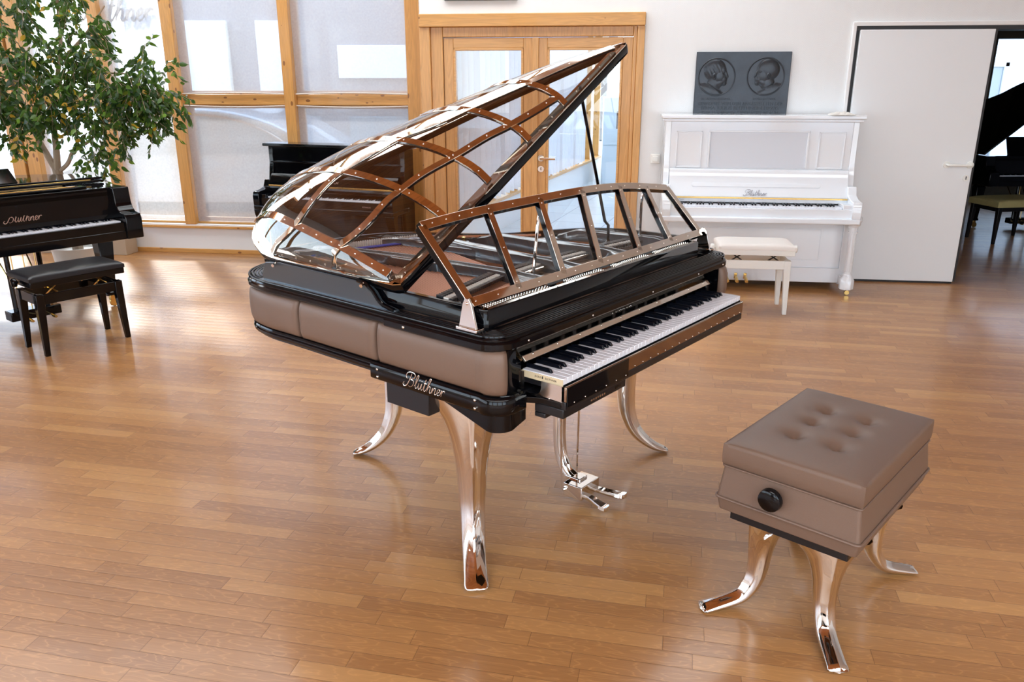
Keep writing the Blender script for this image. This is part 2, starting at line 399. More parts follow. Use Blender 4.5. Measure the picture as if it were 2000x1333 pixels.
# ----- rim behind the leather, bottom board, lower rail
MB().sweep(fine, [(-.0, .675), (-.0, .845), (-.05, .845), (-.05, .675)]).build('rim', BLACK, gp)
MB().prism([p for p in resample(body, .03)], .648, .680).build('bottom_board', BLACKS, gp)
rail_path = [p for p in fine if not (p[0] < -.10 and p[1] < .672)]
MB().sweep(rail_path, [(-.01, .662), (.016, .662), (.020, .668), (.020, .676), (.015, .680), (.015, .684), (.019, .687), (.016, .692), (-.01, .692)]).build('lower_rail', BLACK, gp, smooth=50)
apron = [(-.12, lerp(.674, .20, i/10)) for i in range(11)] + [p for p in fine if p[1] < .20 and p[0] < .2] + [(-.03, .135)]
ap = MB().sweep(apron, [(-.01, .632), (.018, .632), (.024, .638), (.024, .682), (.016, .690), (-.01, .690)]).build('apron_plate', BLACK, gp, smooth=50)
for y in (.640, .215):
    for z in (.671, .645): bolt(ap, (-.144, y, z), (0, R(-90), 0), r=.0065)
script_word(ap, SILVTXT, .180, (-.1455, .508, .648), (R(90), 0, R(-90)), w=.026)
ap2 = [(1.25, .135)] + arc(1.315, .185, .05, -90, 0) + [(1.365, .67)]
MB().sweep(ap2, [(-.01, .632), (.018, .632), (.024, .638), (.024, .682), (.016, .690), (-.01, .690)]).build('apron_plate', BLACK, gp, smooth=50)
# leg blocks under the corners, electronics box, beams below
def leg_block(pts, z0): return MB().prism(pts, z0, .650).build('leg_block', BLACK, gp, .006)
cb = MB(); q = [(-.115, .37), (-.115, .20)] + arc(-.06, .195, .055, 180, 270) + [(.005, .14), (.035, .18), (.035, .30), (-.02, .42)]
n = len(q)
low = [(x, y, .565+max(0, (x+.03)*.45)+max(0, (y-.19)*.30)) for x, y in q]
cb.add([(x, y, .64) for x, y in q] + low, [tuple(range(n)), tuple(range(n, 2*n))[::-1]] + [(i, i+n, (i+1) % n+n, (i+1) % n) for i in range(n)])
cb.build('leg_block', BLACK, gp, .004)
leg_block([(1.0, .28), (1.10, .14), (1.30, .14), (1.35, .20), (1.35, .42), (1.12, .46)], .585)
leg_block([(.22, 1.02), (.55, 1.02), (.55, 1.30), (.22, 1.30)], .60)
B('electronics_box', BLACKS, gp, -.128, .02, .425, .618, .556, .650, .003)
B('under_beam', BLACKS, gp, -.05, 1.30, .30, .36, .60, .65, .003)
B('under_beam', BLACKS, gp, .18, .24, .36, 1.25, .60, .65, .003)
B('under_beam', BLACKS, gp, .92, .98, .36, .95, .60, .65, .003)
# ----- top ledge with grooves
topo = [(1.25, .150)] + arc(1.315, .205, .055, -90, 0) + [(1.370, .30)] + catmull([(1.37, .50)]+CURVE[1:], 8)[1:] + [(-.125, .62)]
ring_path = [(.3, .150), (.8, .150)] + topo
lp = resample([(-.060, .150)] + [(1.25, .150)] + arc(1.315, .205, .055, -90, 0) + [(1.370, .30)] + catmull([(1.37, .50)]+CURVE[1:], 8) + [(-.12, .70)], .02)
wp = resample([(-.12, .70), (-.12, .21)] + arc(-.065, .205, .055, 180, 270), .02)
full = lp[:-1] + wp[:-1]
groove = [(-.050, .835), (.022, .835), (.027, .841), (.027, .853), (.022, .857), (.022, .861), (.018, .868)]
for k in range(4):
    d = .014-k*.013
    groove += [(d, .8705+k*.0008), (d-.0025, .8665+k*.0008), (d-.0045, .8665+k*.0008), (d-.007, .8712+k*.0008)]
groove += [(-.044, .874), (-.050, .874)]
MB().sweep(full, groove, closed=True).build('top_ledge', BLACK, gp, smooth=28)
for d in (.020, .008, -.004, -.016, -.028, -.040):
    MB().sweep(full, [(d-.0032, .869), (d-.0028, .8745), (d-.0012, .8768), (d+.0012, .8768), (d+.0028, .8745), (d+.0032, .869)], closed=True).build('ledge_moulding', BLACK, gp, smooth=70)
# outer band below the ledge on the player's side and bass side
band = [(1.18, .150)] + arc(1.315, .205, .055, -90, 0) + [(1.370, .62)]
bpth = resample([(-.12, .59), (-.12, .205)] + arc(-.065, .205, .055, 180, 270) + [(1.25, .150)] + arc(1.315, .205, .055, -90, 0) + [(1.370, .50)], .015)
bd = MB().sweep(bpth, [(.005, .829), (.026, .829), (.031, .834), (.031, .851), (.026, .856), (.005, .856)]).build('ledge_band', BLACK, gp, smooth=40)
for y in (.50,): bolt(bd, (-.151, y, .843), (0, R(-90), 0), r=.007)
for x in (-.01, .33, .72, 1.08, 1.30): bolt(bd, (x, .119, .843), (R(90), 0, 0), r=.005)
# ----- hinge board along the bass side
hb = MB()
prof = [(1.255, .868), (1.262, .90), (1.235, .945), (1.15, .953), (.72, .950), (.685, .944), (.655, .925), (.635, .900), (.610, .888), (.575, .884), (.560, .880), (.558, .868)]
hb.prism(prof, -.128, -.108, 'YZ').build('hinge_board', GRAPH, gp, .003)
MB().tube([(-.127, .565, .880), (-.128, .61, .889), (-.128, .637, .902), (-.128, .66, .927), (-.128, .69, .947), (-.128, .73, .953)], .007, 8).build('hinge_board_edge', BLACK, gp)
B('hinge_board_foot', GRAPH, gp, -.140, -.105, .56, 1.27, .866, .878, .003)
for y in (.70, 1.17): MB().tube([(-.126, y, .948), (-.150, y-.01, .944)], .006, 8).build('hinge_pin', CHROME, gp)
# ----- inner case around the iron plate
ic = [(1.235, .205), (1.245, .215), (1.245, .28), (1.33, .34)] + [(1.325, .48), (1.30, .64), (1.22, .76), (1.06, .86), (.90, .95), (.78, 1.08), (.69, 1.24), (.55, 1.37), (.35, 1.43), (.13, 1.425), (.01, 1.38), (-.06, 1.30), (-.085, 1.20), (-.10, 1.0), (-.10, .215), (-.09, .205)]
icc = [(1.235, .205), (1.245, .215), (1.245, .27), (1.325, .33)] + catmull(ic[4:-2], 5) + [(-.10, .215), (-.09, .205)]
MB().sweep(icc, [(0, .862), (0, .934), (-.003, .938), (-.019, .938), (-.022, .934), (-.022, .862)], closed=True).build('inner_case', BLACK, gp, smooth=40)
MB().tube([(-.1, .66, .905), (-.098, .60, .903), (-.1, .58, .90)], .004, 6).build('case_line', BLACK, gp)
B('case_seam', BLACKS, gp, -.1015, -.10, .215, .62, .893, .8945, 0)
inner = [(x-.02*(1 if x > .6 else -1), y) for x, y in icc]
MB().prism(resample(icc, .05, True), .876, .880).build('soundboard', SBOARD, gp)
MB().prism([p for p in resample(lp+wp, .04)][:-1], .850, .8735).build('ledge_plate', BLACK, gp)
# iron plate: outer flange, pin block web, struts with raised rims
def inset(P, d):
    m = len(P); out = []
    for i, p in enumerate(P):
        a, b = P[i-1], P[(i+1) % m]; tx, ty = b[0]-a[0], b[1]-a[1]; l = math.hypot(tx, ty) or 1
        out.append((p[0]-ty/l*d, p[1]+tx/l*d))
    return out
MB().sweep(icc, [(-.022, .885), (-.022, .908), (-.035, .915), (-.065, .915), (-.080, .905), (-.080, .885)], closed=True).build('iron_plate', IRON, gp, smooth=50)
B('pin_block_web', IRON, gp, -.075, 1.22, .215, .300, .885, .908, .004)
def strut(p, q, w=.045, z=.925, h=.035, bow=0, end=None, nm='iron_strut'):
    d = Vector((q[0]-p[0], q[1]-p[1], 0)); L = d.length; d.normalize(); nrm = Vector((-d.y, d.x, 0)); rs = []
    N = 24
    for i in range(N+1):
        t = i/N; c = Vector((p[0], p[1], 0))+d*L*t+nrm*bow*math.sin(PI*t); ww = w*(.72+.28*math.cos(2*PI*t)**2)/2*(1+.9*max(0, 1-t*9)+.9*max(0, 1-(1-t)*9)); zz = z-.018*max(0, 1-t*7)-.018*max(0, 1-(1-t)*7)
        pr = [(-ww, zz-h), (-ww*1.02, zz-.006), (-ww*.75, zz), (-ww*.5, zz-.001), (-ww*.28, zz-.008), (ww*.28, zz-.008), (ww*.5, zz-.001), (ww*.75, zz), (ww*1.02, zz-.006), (ww, zz-h)]
        rs.append([(c.x+nrm.x*a, c.y+nrm.y*a, b) for a, b in pr])
    return MB().rings(rs).build(nm, IRON, gp, smooth=60)
strut((.31, .30), (.165, 1.38), .085, .950, h=.06, bow=-.02)
strut((.55, .30), (.64, 1.22), .070, .948, h=.06, bow=.03)
strut((.58, .55), (.50, 1.36), .050, .938, h=.05)
strut((.86, .30), (.80, 1.02), .075, .950, h=.06, bow=.015)
strut((1.20, .30), (1.12, .80), .065, .945, h=.05)
strut((-.06, 1.16), (.20, 1.33), .05, .925)
for x0, x1, y in ((.34, .52, .452), (.60, .83, .455), (.89, 1.19, .452)):
    MB().tube([(x0, y, .922), (x1, y, .922)], .006, 8).build('pressure_bar', STEEL, gp)
MB().prism([(.05, 1.275), (.30, 1.25), (.60, 1.155), (.61, 1.18), (.31, 1.277), (.06, 1.302)], .917, .922).build('string_rest', FELTB, gp, .001)
# strings: copper-wound basses one by one, plain treble wires as one set
def wire(p, q, r, mat): return MB().tube([p, q], r, 5).build('bass_string', mat, gp)
for i in range(52):
    t = i/51
    wire((lerp(-.072, .275, t), .235, .918), (lerp(.05, .62, t), lerp(1.335, 1.22, t), .914), .0017, COPPER)
tw = MB()
for i in range(150):
    t = i/149; x = lerp(.31, 1.20, t); xe = lerp(.12, 1.16, t**.8)
    ye = interp([(.1, 1.36), (.3, 1.34), (.5, 1.24), (.65, 1.06), (.8, .95), (1.0, .82), (1.2, .72)], xe)-.03
    tw.tube([(x, .25, .902), (xe, ye, .896)], .0012, 4)
tag(tw.build('treble_strings', WIRE, gp), kind='stuff')
# hitch pins along the tail: white bushings
hp = None
for i in range(56):
    t = i/55; x = lerp(.07, .635, t); y = lerp(1.345, 1.235, t)+.03*math.sin(PI*t)
    if hp is None: hp = MB().lathe([(.0045, 0), (.0045, .030), (.003, .034)], 8).build('hitch_pin', FELTW, gp, loc=(x, y, .90))
    else: dup(hp, gp, (x, y, .90))
# dampers: black heads with white felts, one row over the bass and one over the tenor
def damper_row(x0, x1, y0, y1, n, z, felt=True):
    d0 = None
    for i in range(n):
        t = i/(n-1); p = (lerp(x0, x1, t), lerp(y0, y1, t), z)
        if i == 0:
            d0 = MB().box(-.0045, .0045, .002, .030, .004, .020).box(-.0050, .0050, -.040, -.024, .004, .016).build('damper_head', BLACKS, gp, .0015, loc=p)
            f0 = MB().box(-.0040, .0040, -.021, -.001, -.004, .017).build('damper_felt', FELTW, d0)
        else:
            d = dup(d0, gp, p); f = f0.copy(); C.objects.link(f); f.parent = d
damper_row(-.07, .265, .40, .475, 26, .924)
damper_row(.33, .52, .485, .50, 16, .914); damper_row(.62, .83, .50, .49, 16, .914); damper_row(.90, 1.16, .49, .46, 18, .914)
fe = MB()
for i in range(30): fe.box(lerp(-.07, .26, i/29)-.003, lerp(-.07, .26, i/29)+.003, .325, .372+.0, .915, .924)
tag(fe.build('felt_wedges', FELTW, gp), kind='stuff')
# tuning pins in four fields, the nearest hundred one by one
pins = []
for (x0, x1, nn) in ((-.07, .235, 24), (.34, .55, 18), (.63, .86, 20), (.93, 1.18, 20)):
    for i in range(nn):
        for r_ in range(3):
            pins.append((lerp(x0, x1, i/(nn-1))+r_*.003, .226+r_*.011+.012*math.sin(PI*i/(nn-1))))
random.shuffle(pins); pins.sort(key=lambda p: p[1]); pm = [(.0034, 0), (.0034, .030), (.0026, .033), (.0001, .034)]
t0 = MB().lathe(pm, 7).build('tuning_pin', PINM, gp, loc=(*pins[0], .906))
for p in pins[1:98]: dup(t0, gp, (*p, .906))
mm = MB()
for p in pins[98:]: mm.lathe(pm, 6, (*p, .906))
tag(mm.build('tuning_pins', PINM, gp), kind='stuff')
coil = MB()
for p in pins: coil.lathe([(.0048, .908), (.0048, .916)], 6, (*p, 0))
tag(coil.build('string_coils', COPPER, gp), kind='stuff')
for (x, y) in ((.575, .60), (.70, 1.02)): MB().lathe([(.012, 0), (.012, .008), (.006, .010), (.006, .016), (.010, .018), (.010, .024), (.004, .026)], 12, (x, y, .915)).build('plate_nut', BRASS, gp)
MB().lathe([(.004, .90), (.004, .955), (.008, .957), (.008, .972), (.003, .976)], 10, (.70, 1.06, 0)).build('rear_stop', BLACK, gp)
MB().tube([(.62, 1.13, .935), (.95, .80, .935)], .008, 8).build('rear_rail', CHROME, gp)

# ----- keyboard, key slip, fallboard, cheeks
keyboard(gp, pitch=1.2234/52)
B('key_side', KEYWOOD, gp, -.0016, .0004, .0, .152, .722, .7425, 0)
text('side_lettering', 'JULIUS \u258C BL\u00dcTHNER', .0085, DARKTXT, gp, (-.0018, .062, .7335), (R(90), 0, R(-90)), .0002)
B('key_frame', BLACKS, gp, .0, 1.2234, .004, .15, .705, .7255, 0)
sl = B('key_slip', SLIPM, gp, -.003, 1.2260, -.014, -.004, .676, .7235, .003)
for i in range(24): bolt(sl, (.03+i*1.165/23, -.0145, .684), (R(90), 0, 0), r=.0035)
kc = [(.0, .660), (.0, .7245), (.075, .7245), (.075, .700), (.080, .687), (.092, .679), (.115, .676), (.115, .660)]
for x in (-.006, 1.2270):
    o = MB().prism(kc, x, x+.003, 'YZ').build('slip_end_plate', STEEL, gp); bolt(o, (x-.0005 if x < 1 else x+.0035, .045, .676), (0, R(-90 if x < 1 else 90), 0), r=.004)
B('keybed', BLACKS, gp, -.003, 1.2260, -.012, .35, .650, .676, .003)
kb = MB().prism([(-.05, .14), (-.05, .23), (.0, .20), (.0, .01), (-.008, .0), (-.012, .07)], .655, .675).build('keybed_bracket', BLACK, gp, .002)
eb = B('controller_box', BLACKS, gp, -.004, .345, -.006, .10, .622, .652, .003)
for i in range(7): B('controller_button', STEEL, eb, .14+i*.012, .146+i*.012, -.008, -.006, .634, .640, 0)
B('controller_socket', BLACK, eb, .28, .315, -.0075, -.006, .632, .640, .001)
B('controller_foot', BLACKS, gp, -.004, .03, .06, .10, .606, .622, .003)
slab = B('slip_cover', BLACK, gp, .0, .342, -.0165, -.0145, .660, .722, .001)
for i in range(6): bolt(slab, (.035+i*.058, -.017, .668), (R(90), 0, 0), r=.0035)
# cheeks: dark side walls from the leather arm to the keys
for s_, xa, xb in ((-1, -.090, -.004), (1, 1.2275, 1.28)):
    pr = [(.150, .640), (.150, .715), (.150, .77), (.235, .828), (.40, .828), (.40, .640)]
    ck = MB().prism(pr, xa, xb, 'YZ').build('cheek', BLACK, gp, .004)
    if s_ < 0:
        bolt(ck, (xa+.055, .1495, .70), (R(90), 0, 0), r=.004)
        o = MB().prism([(.146, .682), (.140, .686), (.140, .7405), (.158, .7405), (.158, .682)], -.0046, -.0030, 'YZ').build('cheek_bracket', STEEL, gp)
fb = MB()
fy0, fz0, fy1, fz1 = .137, .770, .205, .838
dv = Vector((0, fy1-fy0, fz1-fz0)).normalized(); nv = Vector((0, -dv.z, dv.y))
def fpt(x, s, h=0): return (x, fy0+dv.y*s+nv.y*h, fz0+dv.z*s+nv.z*h)
def slabq(mb, x0, x1, s0, s1, h0, h1): return mb.add([fpt(x0, s0, h0), fpt(x1, s0, h0), fpt(x1, s1, h0), fpt(x0, s1, h0), fpt(x0, s0, h1), fpt(x1, s0, h1), fpt(x1, s1, h1), fpt(x0, s1, h1)], [(0, 3, 2, 1), (4, 5, 6, 7), (0, 1, 5, 4), (1, 2, 6, 5), (2, 3, 7, 6), (3, 0, 4, 7)])
fo = slabq(MB(), -.004, 1.2275, .0, .094, -.003, .0).build('fallboard', FALLG, gp)
st = slabq(MB(), -.004, 1.2275, .0, .034, .0, .0035).build('fallboard_strip', MIRROR, fo, .0008)
tilt = math.atan2(nv.z, -nv.y)
for i in range(10):
    p = fpt(.045+i*.126, .014, .0036); bolt(st, p, (R(90)-math.atan2(nv.z, -nv.y), 0, 0), r=.0045)
script_word(fo, STEEL, .15, fpt(.53, .038, .001), (math.atan2(dv.z, dv.y), 0, 0), w=.024)
B('fallboard_back', BLACKS, gp, .0, 1.224, .255, .262, .735, .83, 0)
B('action_rail', BLACKS, gp, .0, 1.224, .20, .25, .745, .757, .002)
ar = None
for i in range(88):
    x = .012+i*.0137
    if ar is None: ar = MB().box(-.004, .004, .175, .25, .757, .764).build('action_lever', SPRUCE, gp, loc=(x, 0, 0))
    else: dup(ar, gp, (x, 0, 0))

# ----- chrome legs
def sabre_leg(foot, ang, k, name='leg', topw=.26, parent=gp, s=1., top=.60, mat=CHROME):
    """foot: tip position; ang: direction the foot points; k: reach from the shaft to the tip"""
    N = [(top, .0, topw, .100), (top*.92, .0, topw*.76, .098), (top*.80, .0, topw*.53, .092), (top*.62, .001, topw*.37, .082), (top*.45, .004, topw*.31, .074), (top*.32, .014, topw*.28, .066),
         (top*.20, .042, topw*.265, .056), (top*.115, .082, topw*.255, .046), (top*.055, .130, topw*.255, .034), (top*.028, .170, topw*.26, .022), (top*.019, k-.004, topw*.21, .012), (top*.017, k, topw*.10, .006)]
    N = [(a, b*k/.19 if b < k-.01 else b, c, d*s) for a, b, c, d in N]
    N = catmull(N, 4); rs = []
    for i, (z, r, w, t) in enumerate(N):
        a = N[max(0, i-1)]; b = N[min(len(N)-1, i+1)]; dr, dz = b[1]-a[1], b[0]-a[0]; l = math.hypot(dr, dz) or 1
        nr, nz = -dz/l, dr/l   # front normal of the blade, pointing outward
        if nr < 0 and nz < 0: nr, nz = -nr, -nz
        ring = []
        for u, v in ((-.50, -.18), (-.49, .02), (-.42, .22), (-.22, .36), (-.06, .50), (0, .56), (.06, .50), (.22, .36), (.42, .22), (.49, .02), (.50, -.18), (.40, -.40), (.15, -.5), (-.15, -.5), (-.40, -.40)):
            ring.append((r+nr*v*t, u*w, max(.001, z+nz*v*t)))
        rs.append(ring)
    o = MB().rings(rs).build(name, mat, parent, smooth=70)
    o.location = (foot[0]-k*math.cos(ang), foot[1]-k*math.sin(ang), 0); o.rotation_euler = (0, 0, ang)
    return o
sabre_leg((-.142, .220), R(225), .20, topw=.31, top=.62)
sabre_leg((1.172, .251), R(-45), .205, topw=.22, top=.61)
sabre_leg((.275, 1.311), R(127), .20, topw=.22, top=.61)
# ----- lyre: chrome column, pedal box, rods, pedals
N = catmull([(.62, .43, .062), (.50, .412, .056), (.35, .41, .052), (.24, .408, .050), (.16, .395, .048), (.11, .365, .046), (.085, .325, .044)], 5)
rs = []
for i, (z, y, w) in enumerate(N):
    a = N[max(0, i-1)]; b = N[min(len(N)-1, i+1)]; dy, dz = b[1]-a[1], b[0]-a[0]; l = math.hypot(dy, dz); ny, nz = dz/l, -dy/l
    rs.append([(.565+u*w, y+ny*v*w*.8, z+nz*v*w*.8) for u, v in ((-.5, -.3), (-.5, .3), (-.3, .48), (-.1, .40), (0, .30), (.1, .40), (.3, .48), (.5, .3), (.5, -.3), (.2, -.5), (-.2, -.5))])
MB().rings(rs).build('lyre_column', CHROME, gp, smooth=60)
pb = MB().box(.500, .622, .255, .340, .040, .095).build('pedal_box', CHROME, gp, .003)
MB().box(.540, .592, .29, .36, .088, .104).build('pedal_box_cap', CHROME, pb, .004)
for x, dx in ((.530, -.01), (.600, .025)):
    path = catmull([(x, .275, .052), (x+dx*.2, .235, .050), (x+dx*.8, .20, .044), (x+dx*1.4, .165, .040), (x+dx*1.6, .145, .042)], 6)
    rs = []
    for i, p in enumerate(path):
        t = i/(len(path)-1); w = lerp(.011, .021, min(1, t*1.4))*(1 if t < .95 else .6); h = .009
        rs.append([(p[0]-w, p[1], p[2]-h*.3), (p[0]-w*.8, p[1], p[2]+h), (p[0]+w*.8, p[1], p[2]+h), (p[0]+w, p[1], p[2]-h*.3), (p[0]+w*.7, p[1], p[2]-h), (p[0]-w*.7, p[1], p[2]-h)])
    MB().rings(rs).build('pedal', CHROME, gp, smooth=60)
MB().tube([(.488, .335, .07), (.53, .325, .068)], .007, 8).build('pedal_lever', CHROME, gp)
MB().tube([(.485, .335, .075), (.490, .37, .62)], .0045, 6).build('pedal_rod', CHROME, gp)
MB().tube([(.648, .38, .075), (.645, .37, .62)], .0045, 6).build('pedal_rod', CHROME, gp)
B('pedal_lever', CHROME, gp, .61, .66, .31, .335, .062, .072, .002)
# ------------------------------------------------------------------ domed clear lid, hinged along the bass side
LA = R(30.1); ca, sa = math.cos(LA), math.sin(LA); U = 1.475
WT = [(0, .64), (.02, .74), (.08, .86), (.17, .925), (.28, .935), (.4, .88), (.55, .77), (.75, .61), (1.0, .43), (1.25, .23), (1.40, .10), (1.475, .02)]
AT = [(0, 0), (.02, .035), (.06, .08), (.12, .122), (.2, .152), (.3, .167), (.5, .168), (.75, .142), (1.0, .104), (1.25, .064), (1.475, .008)]
def LP(u, v, h): return Vector((-.115+u*ca-h*sa, .55+v, .965+u*sa+h*ca))
def lid_s(u, w, e=0): return LP(u, w*interp(WT, u), max(0, interp(AT, u))*(max(0, 4*w*(1-w)))**.6+e)
us = [U*(t**1.7) for t in [i/70 for i in range(71)]]
ws = [.5-.5*math.cos(PI*j/48) for j in range(49)]
mb = MB(); vs = [lid_s(u, w) for u in us for w in ws]; W_ = len(ws)
mb.add(vs, [(i*W_+j, (i+1)*W_+j, (i+1)*W_+j+1, i*W_+j+1) for i in range(len(us)-1) for j in range(W_-1)])
lid = mb.build('lid', DOME, gp, smooth=180)
peri = [(u, 0) for u in (0, .2, .5, .8, 1.1, 1.3, U-.01)]+[(U, .002), (U, .018)]
peri += [(u, interp(WT, u)) for u in [U-.02]+[U*(1-i/60) for i in range(2, 60)]] + [(.012, .72), (.002, .66), (0, .62), (0, .4), (0, .2), (-.0, .02)]
def psweep(P, prof):
    m = len(P); rs = []
    for i, p in enumerate(P):
        a = P[i-1]; b = P[(i+1) % m]; tx, ty = b[0]-a[0], b[1]-a[1]; l = math.hypot(tx, ty) or 1; nx, ny = ty/l, -tx/l
        rs.append([LP(p[0]+nx*d, p[1]+ny*d, h) for d, h in prof])
    return MB().rings(rs, closed=True)
lf = psweep(peri, [(.010, -.034), (.013, -.006), (.010, 0), (-.012, 0), (-.016, -.008), (-.010, -.034)]).build('lid_frame', BLACK, lid, smooth=40)
lstrip = psweep(peri, [(.010, .0), (.010, .004), (-.036, .004), (-.036, .001)]).build('lid_frame_strip', MIRROR, lid, smooth=40)
def lid_rib(fn, n=26, w=.014, name='lid_rib', bolts=7):
    """strip bent over the dome, screw heads along it, dark backing below the acrylic"""
    P = [fn(i/n) for i in range(n+1)]; E = 1e-3; pts = []
    for (u, q) in P:
        c = lid_s(u, q); du = lid_s(u+E, q)-lid_s(max(0, u-E), q); dw = lid_s(u, min(1, q+E))-lid_s(u, max(0, q-E))
        nrm = du.cross(dw).normalized()
        if nrm.z < 0: nrm = -nrm
        pts.append((c, (nrm*.45+Vector((-sa, 0, ca))*.55).normalized()))
    top = []; bot = []
    for i, (c, nr) in enumerate(pts):
        t = (pts[min(n, i+1)][0]-pts[max(0, i-1)][0]).normalized(); s = t.cross(nr).normalized()
        top.append([c+s*w+nr*.001, c+s*w+nr*.004, c-s*w+nr*.004, c-s*w+nr*.001])
        bot.append([c+s*w*.9-nr*.001, c-s*w*.9-nr*.001, c-s*w*.9-nr*.010, c+s*w*.9-nr*.010])
    o = MB().rings(top).build(name, MIRROR, lid, smooth=50)
    MB().rings(bot).build(name+'_backing', BLACKS, lid, smooth=50)
    for k in range(bolts):
        f = (k+.5)/bolts*n; i = int(f); c, nr = pts[i]
        bolt(lid, c+nr*.004, nr.to_track_quat('Z', 'Y').to_euler(), r=.0042)
def tab(T): return lambda t: (interp([(a, b) for a, b, c in T], t), interp([(a, c) for a, b, c in T], t))
lid_rib(tab([(0, .02, .07), (.33, .05, .34), (.5, .06, .45), (.7, .09, .66), (.85, .12, .82), (1, .14, .98)]), bolts=10)
for u0, u1 in ((.29, .33), (.52, .51), (.775, .75), (1.02, 1.01)):
    lid_rib(lambda t, a=u0, b=u1: (lerp(a, b, t), .005+.975*t), bolts=8)
lid_rib(tab([(0, .004, .47), (.1, .10, .26), (.27, .26, .20), (.4, .39, .18), (.52, .52, .15), (.67, .67, .13), (.8, .79, .10), (1, 1.02, .06)]), 36, bolts=11)
lid_rib(tab([(0, .012, .94), (.06, .07, .66), (.14, .15, .55), (.3, .30, .50), (.44, .42, .47), (.55, .53, .46), (.65, .65, .41), (.75, .74, .40), (.86, .86, .38), (.93, 1.1, .33), (1, 1.42, .25)]), 44, bolts=14)
for i in range(16):   # screws along the frame strip
    u = .05+i*.089; c = LP(u, .013, .005); bolt(lid, c, (0, -LA, 0), r=.004)
for i in range(8): bolt(lid, LP(.013, .05+i*.08, .005), (0, -LA, 0), r=.004)
for i in range(9):
    u = .05+i*.13; bolt(lid, LP(u, interp(WT, u)-.014, .005), (0, -LA, 0), r=.004)
MB().lathe([(.016, 0), (.016, .006), (.008, .012)], 12, tuple(LP(1.14, .03, -.02))).build('prop_socket', CHROME, lid)
pr = MB().tube([(1.085, .545, .925), (1.083, .546, .99), (1.058, .548, 1.01), (.865, .560, 1.548)], .0065, 8).build('lid_prop', BLACK, gp)
MB().lathe([(.014, .905), (.014, .918), (.008, .925)], 12, (1.085, .545, 0)).build('prop_seat', IRON, gp)

# ------------------------------------------------------------------ glazed front flap / music desk
FS = Vector((0, .19, .215)); FN = Vector((0, -.215, .19)).normalized()
def FP(x, s, h=0): return Vector((x, .25, .948))+FS*s+FN*h
def bar(x0, s0, x1, s1, w=.013, h0=-.016, h1=0, parent=None, name='desk_bar', mat=BLACK):
    a, b = FP(x0, s0), FP(x1, s1); t = (b-a).normalized(); s = t.cross(FN).normalized(); a -= t*.004; b += t*.004
    vs = [p+s*k*w+FN*h for p in (a, b) for k in (-1, 1) for h in (h0, h1)]
    return MB().add(vs, [(0, 1, 3, 2), (4, 6, 7, 5), (0, 4, 5, 1), (2, 3, 7, 6), (1, 5, 7, 3), (0, 2, 6, 4)]).build(name, mat, parent, .001)
top = [(-.118, 1.03), (.021, 1.06), (.195, 1.085), (.536, 1.105), (.831, 1.10), (1.077, 1.04), (1.33, .90)]
topf = catmull([(x, s-.045) for x, s in top], 5)
out = [(-.105, .0), (1.345, .0)] + topf[::-1]
desk = MB().add([FP(x, s, -.008) for x, s in out], [tuple(range(len(out)))]).build('music_desk', CLEAR, gp, smooth=180)
def strip(P, w, h0, h1, name, mat):
    rs = []
    for i, (x, s) in enumerate(P):
        a = FP(*P[max(0, i-1)]); b = FP(*P[min(len(P)-1, i+1)]); t = (b-a).normalized(); q = t.cross(FN).normalized(); c = FP(x, s)
        rs.append([c+q*w+FN*h0, c+q*w+FN*h1, c-q*w+FN*h1, c-q*w+FN*h0])
    return MB().rings(rs).build(name, mat, desk, .0008, smooth=50)
edges = [[(-.108, .03), (1.352, .03)], topf, [(-.108, .02), (-.118, .99)], [(1.352, .02), (1.33, .87)]]
for e in edges:
    strip(e, .015, .0, .003, 'desk_strip', MIRROR); strip(e, .015, -.020, -.0, 'desk_frame', BLACK)
for (xt, st), (xb, sb) in (((.197, 1.04), (.115, .03)), ((.476, 1.06), (.356, .03)), ((.74, 1.06), (.579, .03)), ((.992, 1.03), (.852, .03)), ((1.174, .95), (1.098, .03))):
    strip([(xb, sb), (xt, st)], .013, .0, .003, 'desk_strip', MIRROR); strip([(xb, sb), (xt, st)], .013, -.020, -.0, 'desk_bar', BLACK)
    for k in (.08, .5, .93): bolt(desk, FP(lerp(xb, xt, k), lerp(sb, st, k), .003), (R(90)-math.atan2(.19, .215)-R(0), 0, 0), r=.0035)
rx = math.atan2(.215, .19)
for k in range(15): bolt(desk, FP(-.09+k*.102, .03, .003), (rx, 0, 0), r=.0035)
for k in range(15):
    x, s = topf[int((k+.4)/15*(len(topf)-1))]; bolt(desk, FP(x, s, .003), (rx, 0, 0), r=.0035)
for x in (-.128, 1.372):
    br = MB().prism([(.215, .880), (.285, .880), (.268, .955), (.258, .972), (.244, .972), (.234, .955)], x-.004, x+.004, 'YZ').build('desk_bracket', CHROME, gp, .001)
    B('desk_bracket_foot', CHROME, gp, x-.012, x+.022, .208, .290, .876, .886, .002)
    bolt(br, (x+(-.004 if x < 0 else .004), .250, .958), (0, R(-90 if x < 0 else 90), 0), r=.006)
for xa, sa_, p in ((.47, .88, (.43, .44, .92)), (1.16, .82, (1.20, .46, .92))):
    q = FP(xa, sa_, -.02)
    MB().tube(catmull([tuple(q+Vector((.02, .0, -.01))), tuple(q+Vector((.01, .008, .004))), tuple(q+Vector((-.012, .008, -.012))), p], 5), .0060, 8).build('desk_support', CHROME, gp)

